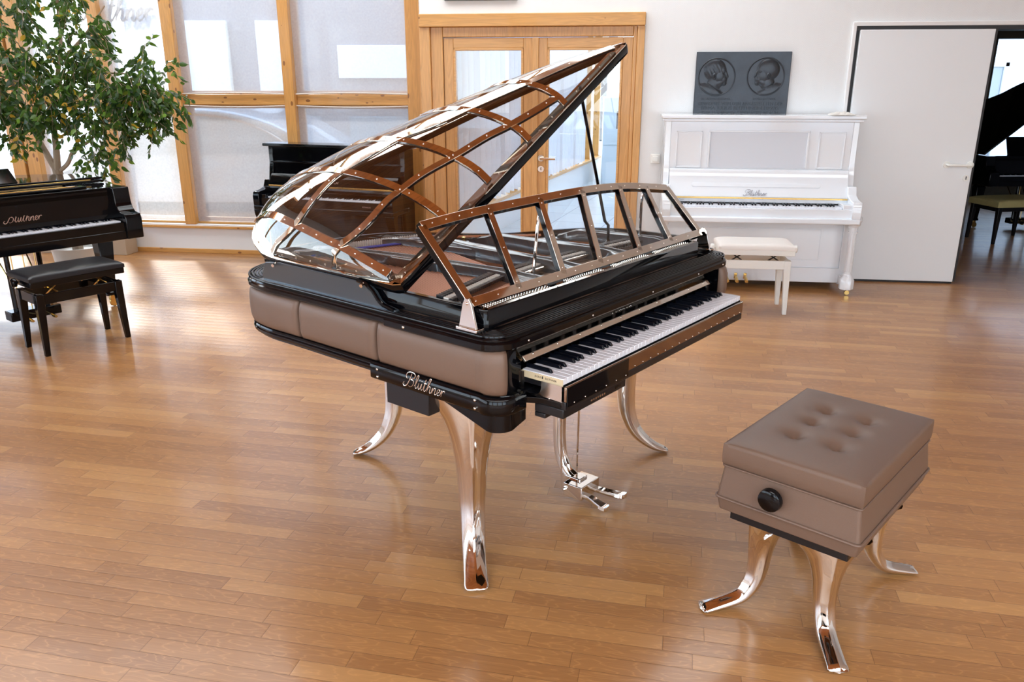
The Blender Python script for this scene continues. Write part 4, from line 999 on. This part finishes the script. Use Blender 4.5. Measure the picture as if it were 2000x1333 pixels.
MB().prism([(3.551, .835), (3.559, .835), (3.557, .848), (3.560, .855), (3.555, .860), (3.550, .855), (3.553, .848)], -.041, -.0385, 'XZ').build('keyhole', BLK, d3)
# remaining walls, mostly seen only in reflections
struct(MB().box(-6.75, -6.55, -5.2, 8.1, 0, .9).box(-6.75, -6.55, -5.2, 8.1, 2.7, CH).box(-6.75, -6.55, -5.2, -3.6, 0, CH).box(-6.75, -6.55, 7.2, 8.1, 0, CH).build('wall_left', PAINT))
lwp = MB()
for y in (-3.6, -1.8, 0, 1.8, 3.6, 5.4, 7.15): lwp.box(-6.74, -6.56, y-.06, y+.06, .3, 3.0)
struct(lwp.build('trim_17', PINEV))
struct(MB().box(-6.66, -6.655, -3.6, 7.2, .3, 3.0).build('window_9', CLEAR))
struct(MB().box(7.9, 8.1, -5.2, 6.2, 0, CH).build('wall_right', PAINT))
rw = MB().box(-6.75, 8.1, -5.2, -5.0, 0, .5).box(-6.75, 8.1, -5.2, -5.0, 2.9, CH)
for a, b_ in ((-6.75, -5.5), (-3.2, -2.6), (-.3, .3), (2.6, 3.2), (5.5, 8.1)): rw.box(a, b_, -5.2, -5.0, .5, 2.9)
struct(rw.build('wall_rear', PAINT))
struct(MB().box(-5.5, 5.5, -5.12, -5.115, .5, 2.9).build('window_10', CLEAR))
# side room
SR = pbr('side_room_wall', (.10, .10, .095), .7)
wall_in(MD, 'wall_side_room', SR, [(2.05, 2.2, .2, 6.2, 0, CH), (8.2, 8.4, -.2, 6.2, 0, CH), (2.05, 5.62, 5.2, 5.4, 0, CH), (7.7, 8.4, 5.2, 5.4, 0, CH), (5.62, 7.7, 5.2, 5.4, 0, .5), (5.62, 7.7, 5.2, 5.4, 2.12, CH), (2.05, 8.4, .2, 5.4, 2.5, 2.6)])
wall_in(MD, 'trim_18', DARKG, [(5.60, 5.72, 5.12, 5.3, .45, 2.2), (7.6, 7.7, 5.12, 5.3, .45, 2.2), (5.6, 7.7, 5.12, 5.3, 2.08, 2.2), (5.6, 7.7, 5.12, 5.3, .45, .55)], .004)
wall_in(MD, 'window_11', CLEAR, [(5.72, 7.6, 5.2, 5.21, .55, 2.08)])
# low beige box under the window wall, behind the black grand
wall_in(MW, 'trim_19', pbr('beige_casing', (.42, .32, .22), .6), [(-4.5, -3.62, -.22, -.04, 0, .215)], .004)
# switch, plaque, picture
sw = empty('light_switch', tuple(MD @ Vector((1.172, 0, .962))), R(-7.407), 'cream square rocker switch on the wall right of the glazed door', 'switch')
B('switch_plate', CREAM, sw, -.038, .038, -.010, .0, -.038, .038, .004); B('rocker', CREAM, sw, -.022, .022, -.016, -.008, -.022, .022, .003)
BRZ = pbr('dark_bronze', (.045, .052, .062), .34, .6, 0, .5, .35, 90, .35, 9)
pq = empty('relief_plaque', tuple(MD @ Vector((1.804, 0, 1.50))), R(-7.407), 'dark bronze plaque with two profile portrait medallions above the white piano', 'plaque')
B('plaque_plate', BRZ, pq, -.357, .357, -.022, 0, -.20, .277, .004)
def medal(cx, cz, r, flip, bald):
    """profile bust in low relief inside a sunken round field"""
    def blob(x, z, bx, bz, rx, rz, h, rot=0):
        c, s = math.cos(R(rot)), math.sin(R(rot)); u = ((x-bx)*c+(z-bz)*s)/rx; v = (-(x-bx)*s+(z-bz)*c)/rz; q = 1-u*u-v*v
        return h*math.sqrt(q) if q > 0 else 0
    def H(x, z):
        x *= flip
        parts = [blob(x, z, -.10, .28, .52, .50, .26), blob(x, z, .10, .02, .36, .44, .24), blob(x, z, .33, -.16, .17, .20, .20), blob(x, z, .27, .25, .16, .26, .20, 0),
                 blob(x, z, .47, .03, .11, .055, .18, -48), blob(x, z, .45, .10, .05, .15, .17, 14), blob(x, z, .43, -.14, .07, .035, .17, 8), blob(x, z, .42, -.21, .06, .035, .16), blob(x, z, .38, -.34, .10, .09, .19),
                 blob(x, z, -.10, -.35, .34, .42, .20, -15), blob(x, z, .12, -.30, .28, .20, .21, 25), blob(x, z, -.35, -.72, .62, .36, .20, -22), blob(x, z, .02, -.78, .40, .25, .17, -35)]
        h = max(parts)
        if h > .02:
            h += blob(x, z, -.12, -.02, .09, .15, .10)-blob(x, z, -.11, -.02, .045, .09, .09)
            h -= blob(x, z, .33, .12, .07, .035, .05); h += blob(x, z, .31, .19, .12, .03, .04, 10)
            h += .012*math.sin(38*(x+z*.6))*(1 if (not bald and z > .12+.5*x and x < .15) else 0)
            h -= .05*max(0, 1-abs(z+.52+.55*(x+.1))/.035)
        return h
    m = MB(); N = 64; A = 72
    vs = []; 
    for i in range(N+1):
        for j in range(A):
            t = i/N; a = 2*PI*j/A; x, z = t*math.cos(a), t*math.sin(a)
            d = .012 if t > .98 else (-.010+H(x*.86, z*.86-.04)*.17 if t < .93 else lerp(-.010+H(x*.86, z*.86-.04)*.17, .012, (t-.93)/.05) if t < .98 else .012)
            vs.append((cx+x*r, -.0225-max(d, -.0)*.55+(.006 if d < 0 else 0)*0, cz+z*r))
    m.add(vs, [(i*A+j, (i+1)*A+j, (i+1)*A+(j+1) % A, i*A+(j+1) % A) for i in range(N) for j in range(A)])
    o = m.build('portrait_medallion', BRZ, pq, smooth=60)
    MB().tube([(cx+r*1.0*math.cos(2*PI*k/60), -.023, cz+r*1.0*math.sin(2*PI*k/60)) for k in range(60)], .0045, 6, closed=True).build('medallion_ring', BRZ, o)
medal(-.195, .092, .140, 1, False); medal(.175, .095, .140, -1, True)
DT = pbr('raised_letters', (.030, .036, .044), .4, .6)
for s_, sz_, x, z, sx in (('DR \u00b7 RUDOLF BL\u00dcTHNER', .020, -.19, -.072, 1), ('BRUNO BL\u00dcTHNER', .020, .18, -.072, 1), ('GEWIDMET VON DEN ANGESTELLTEN DER', .034, 0, -.108, .98), ('FIRMA JULIUS BL\u00dcTHNER\u00b7LEIPZIG', .036, 0, -.142, 1.12), ('ZUM 75 J\u00c4HRIGEN GESCH\u00c4FTSJUBIL\u00c4UM', .036, 0, -.178, .90)):
    text('plaque_lettering', s_, sz_, DT, pq, (x, -.0235, z), (R(90), 0, 0), .002, sx)
pf = empty('framed_picture', tuple(MD @ Vector((-.245, 0, 2.30))), R(-7.407), 'picture in a dark frame above the glazed door, only its lower edge in view', 'picture')
for b_ in ((-.29, .29, -.135, -.115), (-.29, .29, .30, .32)): B('picture_frame', DARKG, pf, b_[0], b_[1], -.025, 0, b_[2], b_[3], .002)
for b_ in ((-.29, -.27), (.27, .29)): B('picture_frame', DARKG, pf, b_[0], b_[1], -.025, 0, -.115, .30, .002)
B('picture_print', pbr('picture_blue_grey', (.20, .26, .34), .5, 0, 0, .5, 0, 1, .5, 6), pf, -.27, .27, -.012, -.002, -.115, .30, 0)
# crumpled cloth on the white piano
def cloth(a, b_):
    x, y = a*2-1, b_*2-1; e = max(0, 1-x*x)*max(0, 1-y*y)
    return (x*.085+.01*math.sin(y*7), y*.05, e**.5*(.018+.010*math.sin(9*x+3*y)*math.cos(6*y-4*x))+.002)
cp = Vector((2.45, 6.20, 1.3195))
o = MB().grid(cloth, 28, 18).build('crumpled_cloth', pbr('off_white_cloth', (.72, .70, .66), .9), None, smooth=60, solid=.002); o.location = cp; o.rotation_euler = (0, 0, R(-7))
tag(o, 'small crumpled off-white cloth lying on top of the white piano', 'cloth')
_ = MB().tube(catmull([(2.50, 6.42, 1.325), (2.52, 6.44, 1.40), (2.53, 6.455, 1.6), (2.535, 6.455, 1.9), (2.535, 6.46, 2.2)], 5), .003, 6)

# ------------------------------------------------------------------ weeping fig
fig = empty('fig_tree', (-3.50, 6.40, 0), 0, 'tall weeping fig tree with drooping dark green leaves behind the black grand', 'tree')
BARK = pbr('fig_bark', (.36, .27, .19), .8, 0, 0, .3, .6, 40, .25, 18)
def leafmat():
    m, nt, b, o = newmat('fig_leaf'); g = nt.nodes.new('ShaderNodeNewGeometry'); rp = nt.nodes.new('ShaderNodeValToRGB'); nt.links.new(g.outputs['Random Per Island'], rp.inputs[0])
    E_ = rp.color_ramp.elements; E_[0].color = (.012, .040, .014, 1); E_[0].position = 0; E_[1].color = (.030, .080, .018, 1); E_[1].position = .6
    for p, c in ((.86, (.09, .19, .03, 1)), (.955, (.16, .28, .04, 1)), (.975, (.62, .36, .03, 1)), (1.0, (.70, .42, .05, 1))):
        e = E_.new(p); e.color = c
    nt.links.new(rp.outputs[0], b.inputs['Base Color']); b.inputs['Roughness'].default_value = .32; b.inputs['Specular IOR Level'].default_value = .5
    t = nt.nodes.new('ShaderNodeBsdfTranslucent'); nt.links.new(mixc(nt, .5, rp.outputs[0], (.25, .45, .04)), t.inputs[0])
    mx = nt.nodes.new('ShaderNodeMixShader'); mx.inputs[0].default_value = .28; nt.links.new(b.outputs[0], mx.inputs[1]); nt.links.new(t.outputs[0], mx.inputs[2]); nt.links.new(mx.outputs[0], o.inputs[0]); return m
LEAFM = leafmat()
pt = MB().lathe([(.16, .0), (.19, .26), (.20, .30), (.18, .30), (.17, .26), (.0001, .26)], 24).build('plant_pot', CREAM, fig, loc=(0, 0, 0))
def br(P, r0, r1):
    Q = catmull(P, 5); n = len(Q); MB().tube(Q, [lerp(r0, r1, i/(n-1)) for i in range(n)], 8).build('branch', BARK, fig)
def F(x, y, z): return (x+3.50, y-6.40, z)
MB().tube(catmull([F(-3.50, 6.4, .25), F(-3.52, 6.4, .5), F(-3.545, 6.4, .72), F(-3.56, 6.4, .90)], 5), [lerp(.042, .036, i/15) for i in range(16)], 10).build('trunk', BARK, fig)
br([F(-3.56, 6.4, .88), F(-3.62, 6.4, 1.02), F(-3.70, 6.42, 1.20), F(-3.78, 6.45, 1.45), F(-3.88, 6.42, 1.75)], .028, .010)
br([F(-3.56, 6.4, .88), F(-3.53, 6.38, 1.05), F(-3.52, 6.4, 1.30), F(-3.44, 6.38, 1.55), F(-3.38, 6.42, 1.85), F(-3.36, 6.44, 2.25)], .028, .012)
br([F(-3.56, 6.4, .88), F(-3.46, 6.38, .95), F(-3.38, 6.36, 1.06), F(-3.25, 6.34, 1.12), F(-3.10, 6.30, 1.24), F(-2.92, 6.28, 1.36), F(-2.72, 6.28, 1.46)], .018, .006)
br([F(-3.44, 6.38, 1.5), F(-3.25, 6.36, 1.6), F(-3.0, 6.34, 1.62), F(-2.75, 6.3, 1.60)], .012, .005)
br([F(-3.5, 6.4, 1.35), F(-3.6, 6.3, 1.5), F(-3.75, 6.2, 1.6), F(-3.95, 6.1, 1.62)], .012, .005)
br([F(-3.40, 6.4, 1.7), F(-3.2, 6.45, 1.9), F(-3.05, 6.5, 2.1)], .012, .005)
CL = [(-3.72, 6.15, 1.66, .27, .22, .20), (-3.95, 6.2, 1.5, .25, .2, .28), (-3.40, 6.2, 1.72, .24, .2, .20), (-3.08, 6.2, 1.80, .20, .18, .16), (-3.05, 6.2, 1.58, .28, .22, .22), (-3.35, 6.15, 1.45, .30, .22, .20),
      (-3.70, 6.2, 1.36, .24, .2, .17), (-2.80, 6.2, 1.50, .20, .18, .20), (-2.66, 6.2, 1.58, .17, .16, .20), (-2.58, 6.2, 1.40, .15, .14, .16), (-3.10, 6.2, 1.32, .22, .18, .17), (-2.85, 6.2, 1.32, .16, .14, .14),
      (-3.50, 6.2, 1.30, .14, .14, .10), (-3.76, 6.2, 1.14, .09, .10, .10), (-3.12, 6.2, 1.12, .10, .10, .18), (-3.10, 6.2, .97, .06, .06, .10), (-3.15, 6.25, 2.02, .18, .15, .14), (-3.75, 6.3, 2.0, .28, .2, .22), (-2.68, 6.2, 1.24, .05, .05, .10), (-2.90, 6.2, 1.17, .07, .06, .08), (-2.63, 6.2, 1.76, .06, .05, .07), (-3.4, 6.4, 2.3, .35, .3, .25), (-2.72, 6.2, 1.42, .18, .16, .16), (-3.80, 6.1, 1.75, .2, .2, .15)]
fm = MB(); stems = MB()
tot = sum(c[3]*c[5] for c in CL)
def add_leaf(p, dirv, L):
    d = Vector(dirv).normalized(); s_ = d.cross(Vector((random.gauss(0, 1), random.gauss(0, 1), random.gauss(0, .6)))).normalized(); n = s_.cross(d)
    P = Vector(p); w = L*random.uniform(.24, .30); b0 = P+d*L*.14; b1 = P+d*L*.38-n*L*.04; b2 = P+d*L*.70-n*L*.02
    vs = [P, b1+s_*w+n*w*.25, b2+s_*w*.70+n*w*.2, P+d*L*1.10-n*L*.1, b2-s_*w*.70+n*w*.2, b1-s_*w+n*w*.25, b1, b2, b0+s_*w*.72+n*w*.15, b0-s_*w*.72+n*w*.15, P+d*L*.9-n*L*.06+s_*w*.22, P+d*L*.9-n*L*.06-s_*w*.22]
    fm.add(vs, [(0, 8, 1, 6), (1, 2, 7, 6), (2, 10, 3, 7), (0, 6, 5, 9), (6, 7, 4, 5), (7, 3, 11, 4)])
for (cx, cy, cz, rx, ry, rz) in CL:
    nlf = int(5200*rx*rz/tot)+14; nt_ = max(3, nlf//8)
    for _ in range(nt_):
        while True:
            q = Vector((random.uniform(-1, 1), random.uniform(-1, 1), random.uniform(-1, 1)))
            if q.length < 1: break
        p0 = Vector(F(cx+q.x*rx, cy+q.y*ry, cz+q.z*rz)); out_ = Vector((q.x*.6+random.gauss(0, .3), q.y*.5+random.gauss(0, .3), -.55+random.gauss(0, .3))).normalized()
        L_ = random.uniform(.10, .18); pp_ = [p0+out_*L_*t+Vector((0, 0, -.03*t*t)) for t in (0, .35, .7, 1)]
        stems.tube(pp_, .0016, 4)
        for k in range(8):
            t = (k+.5)/8; p = p0+out_*L_*t+Vector((0, 0, -.03*t*t)); sd = Vector((random.gauss(0, .8), random.gauss(0, .8), -.45+random.gauss(0, .35)))+out_*.7
            add_leaf(p, sd, random.uniform(.046, .068))
tag(fm.build('foliage', LEAFM, fig, smooth=60), kind='stuff'); tag(stems.build('twigs', BARK, fig), kind='stuff')
# ------------------------------------------------------------------ corridor beyond the glazed door
def tiles():
    m, nt, b, o = newmat('pale_floor_tiles'); tc = nt.nodes.new('ShaderNodeTexCoord'); mp = nt.nodes.new('ShaderNodeMapping'); mp.inputs['Rotation'].default_value = (0, 0, R(18)); nt.links.new(tc.outputs['Object'], mp.inputs[0])
    br_ = nt.nodes.new('ShaderNodeTexBrick'); br_.offset = 0; br_.inputs['Scale'].default_value = 1; br_.inputs['Brick Width'].default_value = .6; br_.inputs['Row Height'].default_value = .6; br_.inputs['Mortar Size'].default_value = .006
    br_.inputs['Color1'].default_value = (.64, .66, .66, 1); br_.inputs['Color2'].default_value = (.70, .72, .72, 1); br_.inputs['Mortar'].default_value = (.36, .38, .40, 1)
    nt.links.new(mp.outputs[0], br_.inputs['Vector']); nt.links.new(br_.outputs[0], b.inputs['Base Color']); b.inputs['Roughness'].default_value = .22; return m
TILE = tiles()
struct(MB().box(-1.2, 3.0, 7.0, 14.6, .004, .012).build('floor_corridor', TILE))
# angled window wall on the corridor's left
MC = Matrix.Translation((-.66, 7.05, 0)) @ Matrix.Rotation(math.atan2(13.7-7.0, 1.46+.66), 4, 'Z')
LC = 7.0
o = wall_in(MC, 'wall_corridor_left', PAINT, [(0, LC, 0, .16, 0, .34), (0, LC, 0, .16, 2.3, 3.0)])
wall_in(MC, 'trim_20', PINEH, [(0, LC, -.05, .10, .34, .375)], .003)
wall_in(MC, 'trim_21', PINEV, [(x, x+.07, .0, .10, .375, 2.3) for x in (0, .78, 1.56, 2.34, 3.12, 3.9, 4.68, 5.46, 6.24, 6.93)], .003)
wall_in(MC, 'window_12', CLEAR, [(0, LC, .06, .065, .375, 2.3)])
VB = sheer('vertical_blind_cloth', .12, (.86, .85, .86))
bl = None
for i in range(36):
    x = .1+i*.152
    p = MC @ Vector((x, -.07, 0))
    if bl is None:
        bl = MB().box(-.0625, .0625, -.001, .001, .42, 2.28).build('blind_slat', VB, loc=tuple(p), rot=(0, 0, math.atan2(6.7, 2.12)+R(52)))
    else:
        c_ = bl.copy(); C.objects.link(c_); c_.location = p
        if False: pass
        tag(c_, 'pale vertical blind slat in the corridor window row beyond the glazed door', 'blind', 'vertical blind slats in the corridor')
tag(bl, 'pale vertical blind slat in the corridor window row beyond the glazed door', 'blind', 'vertical blind slats in the corridor')
struct(MB().box(1.2, 3.0, 13.9, 14.1, 0, .25).box(1.2, 3.0, 13.9, 14.1, 2.35, 3.0).box(2.75, 3.0, 13.9, 14.1, 0, 3).build('wall_corridor_end', PAINT))
struct(MB().box(1.4, 2.8, 13.98, 13.985, .25, 2.35).build('window_13', CLEAR))
struct(MB().box(2.0, 2.2, 7.0, 14.1, 0, 3.0).build('wall_corridor_right', PAINT))
struct(MB().box(-1.0, 3.0, 7.5, 14.1, 3.0, 3.01).build('window_14', CLEAR))  # unseen roof made of glass to let more light into the corridor
cab = empty('storage_cabinet', (1.68, 13.0, 0), R(-5), 'pale blue-white cabinet at the far end of the corridor', 'cabinet')
CABM = pbr('pale_cabinet', (.62, .70, .74), .35)
B('cabinet_body', CABM, cab, -.26, .26, -.3, .3, .012, 1.32, .006)
B('cabinet_door', CABM, cab, -.25, .25, -.312, -.300, .62, 1.31, .003); B('cabinet_door', CABM, cab, -.25, .25, -.312, -.300, .03, .60, .003)
B('viewing_pane', pbr('dark_pane', (.16, .10, .07), .2), cab, -.06, .14, -.318, -.310, .86, 1.12, .002)
# ------------------------------------------------------------------ outside
GR = pbr('paving', (.60, .60, .60), .8, 0, 0, .3, 0, 1, .12, 2)
struct(MB().box(-40, 40, 7.4, 60, -.35, -.11).box(-40, -6.8, -30, 7.4, -.35, -.11).box(-6.8, 40, -30, -5.3, -.35, -.11).build('ground', GR))
FAC = pbr('facade_panel', (.78, .82, .86), .5); FG = pbr('grey_facade', (.27, .25, .26), .7, 0, 0, .3, 0, 1, .12, 3); PANE = pbr('facade_glass', (.25, .28, .30), .08, 0, .4); YEL = pbr('cream_column', (.80, .78, .66), .6)
bd1 = empty('office_building', (0, 0, 0), 0, 'pale building with tall windows across the yard, behind the window blinds', 'building')
B('facade', FG, bd1, -6.75, -1.2, 15.0, 15.6, -.11, 5.5, 0)
for a, b2 in ((-6.1, -4.95), (-4.45, -4.0)): B('bright_panel', FAC, bd1, a, b2, 14.9, 15.0, .1, 2.55, .01)
B('column', YEL, bd1, -5.35, -4.92, 14.78, 14.92, -.11, 2.5, .01)
B('bright_panel', FAC, bd1, -3.05, -1.3, 14.9, 15.0, 1.60, 2.15, .01)
for a in (-6.0, -4.5, -2.9): B('window_band', PANE, bd1, a, a+1.1, 14.86, 14.92, .35, .95, .01)
bd2 = empty('white_hall', (0, 0, 0), 0, 'white hall with a tilted window seen through the side room window', 'building')
B('hall_wall', FAC, bd2, 5.0, 14, 19.0, 19.4, -.11, 6, 0); B('hall_window', PANE, bd2, 10.1, 10.95, 18.9, 19.0, 1.05, 1.85, .01)
for b_ in ((10.0, 11.05, 1.85, 1.95), (10.0, 10.1, .95, 1.95), (10.95, 11.05, .95, 1.95)): B('hall_window_frame', PAINT, bd2, b_[0], b_[1], 18.85, 18.95, b_[2], b_[3], .01)
# parked car
car = empty('parked_car', (-3.95, 10.9, -.11), R(-4), 'silver parked car seen faintly through the pale blind', 'car')
CARP = pbr('car_silver', (.42, .46, .50), .25, .4, .6)
prof = [(-2.1, .25), (-2.15, .50), (-2.05, .68), (-1.35, .78), (-.75, 1.22), (-.2, 1.34), (.5, 1.34), (1.15, 1.18), (1.75, .84), (2.1, .78), (2.15, .45), (2.1, .25)]
q = catmull(prof, 4, True)
MB().rings([[(x, y, z) for x, z in [(a*(s_ if b_ < .8 else s_), b_ if b_ < .8 else .8+(b_-.8)*s2) for a, b_ in q]] for y, s_, s2 in ((-.88, .985, .96), (-.84, 1, 1), (.84, 1, 1), (.88, .985, .96))]).build('car_body', CARP, car, .02, smooth=60)
win = catmull([(-1.15, .80), (-.70, 1.16), (-.2, 1.26), (.45, 1.26), (1.0, 1.12), (1.45, .84)], 5)
for y in (-.886, .886): MB().prism(win, y-.008, y+.008, 'XZ').build('car_window', PANE, car)
MB().tube([(x, -.90, z+.012) for x, z in win], .014, 6).build('window_trim', CHROME, car)
for x in (-1.35, 1.35):
    for y in (-.86, .86): MB().lathe([(.20, -.10), (.32, -.09), (.32, .09), (.20, .10)], 24, (x, y, .32), axis='Y').build('wheel', BLACKS, car)
# bare trees beyond the corridor
BK = pbr('bare_bark', (.26, .21, .17), .9)
def bare(loc, h, seed, lab):
    random.seed(seed); m = MB()
    def rec(p, d, L, r, k):
        q = p+d*L; mid = p+d*L*.5+Vector((random.gauss(0, .04), random.gauss(0, .04), 0))*L
        m.tube([p, mid, q], [r, r*.85, r*.7], 5)
        if k == 0: return
        for _ in range(3):
            nd = (d+Vector((random.gauss(0, .45), random.gauss(0, .45), random.gauss(.05, .25)))).normalized(); rec(q, nd, L*random.uniform(.62, .82), r*.62, k-1)
    rec(Vector((0, 0, 0)), Vector((0, 0, 1)), h*.28, h*.022, 5)
    o = m.build('bare_tree', BK, None, loc=loc); return tag(o, lab, 'tree')
bare((-.4, 21, -.11), 6.5, 3, 'leafless tree seen through the left leaf of the glazed door')
bare((2.6, 24, -.11), 7.5, 8, 'leafless tree seen through the right leaf of the glazed door')

# ------------------------------------------------------------------ daylight, camera, colour
w = bpy.data.worlds.new('World'); sc.world = w; w.use_nodes = True; nt = w.node_tree
bg = nt.nodes['Background']; tc = nt.nodes.new('ShaderNodeTexCoord'); sx = nt.nodes.new('ShaderNodeSeparateXYZ'); nt.links.new(tc.outputs['Generated'], sx.inputs[0])
rp = nt.nodes.new('ShaderNodeValToRGB'); nt.links.new(sx.outputs[2], rp.inputs[0]); e = rp.color_ramp.elements
e[0].position = 0; e[0].color = (.84, .93, 1.0, 1); e[1].position = .45; e[1].color = (.48, .66, .95, 1)
nt.links.new(rp.outputs[0], bg.inputs[0]); bg.inputs[1].default_value = WORLD
sn = bpy.data.lights.new('sun', 'SUN'); sn.energy = SUN; sn.angle = R(6); sn.color = (1, .96, .9)
so = bpy.data.objects.new('sun', sn); C.objects.link(so); so.rotation_euler = Vector((-.42, .75, .55)).to_track_quat('Z', 'Y').to_euler()
cam = bpy.data.cameras.new('camera'); cam.sensor_width = 36; cam.lens = 1570/2000*36; cam.clip_start = .05; cam.clip_end = 200
co = bpy.data.objects.new('camera', cam); C.objects.link(co); co.location = (0, 0, 1.57); co.rotation_euler = (R(72), 0, 0); sc.camera = co
vs_ = sc.view_settings; vs_.view_transform = 'Standard'; vs_.look = 'None'; vs_.gamma = 1; vs_.use_curve_mapping = False; vs_.exposure = EXPO
sc.cycles.max_bounces = 12; sc.cycles.transparent_max_bounces = 24; sc.cycles.glossy_bounces = 6; sc.cycles.sample_clamp_indirect = 8; sc.cycles.caustics_reflective = False
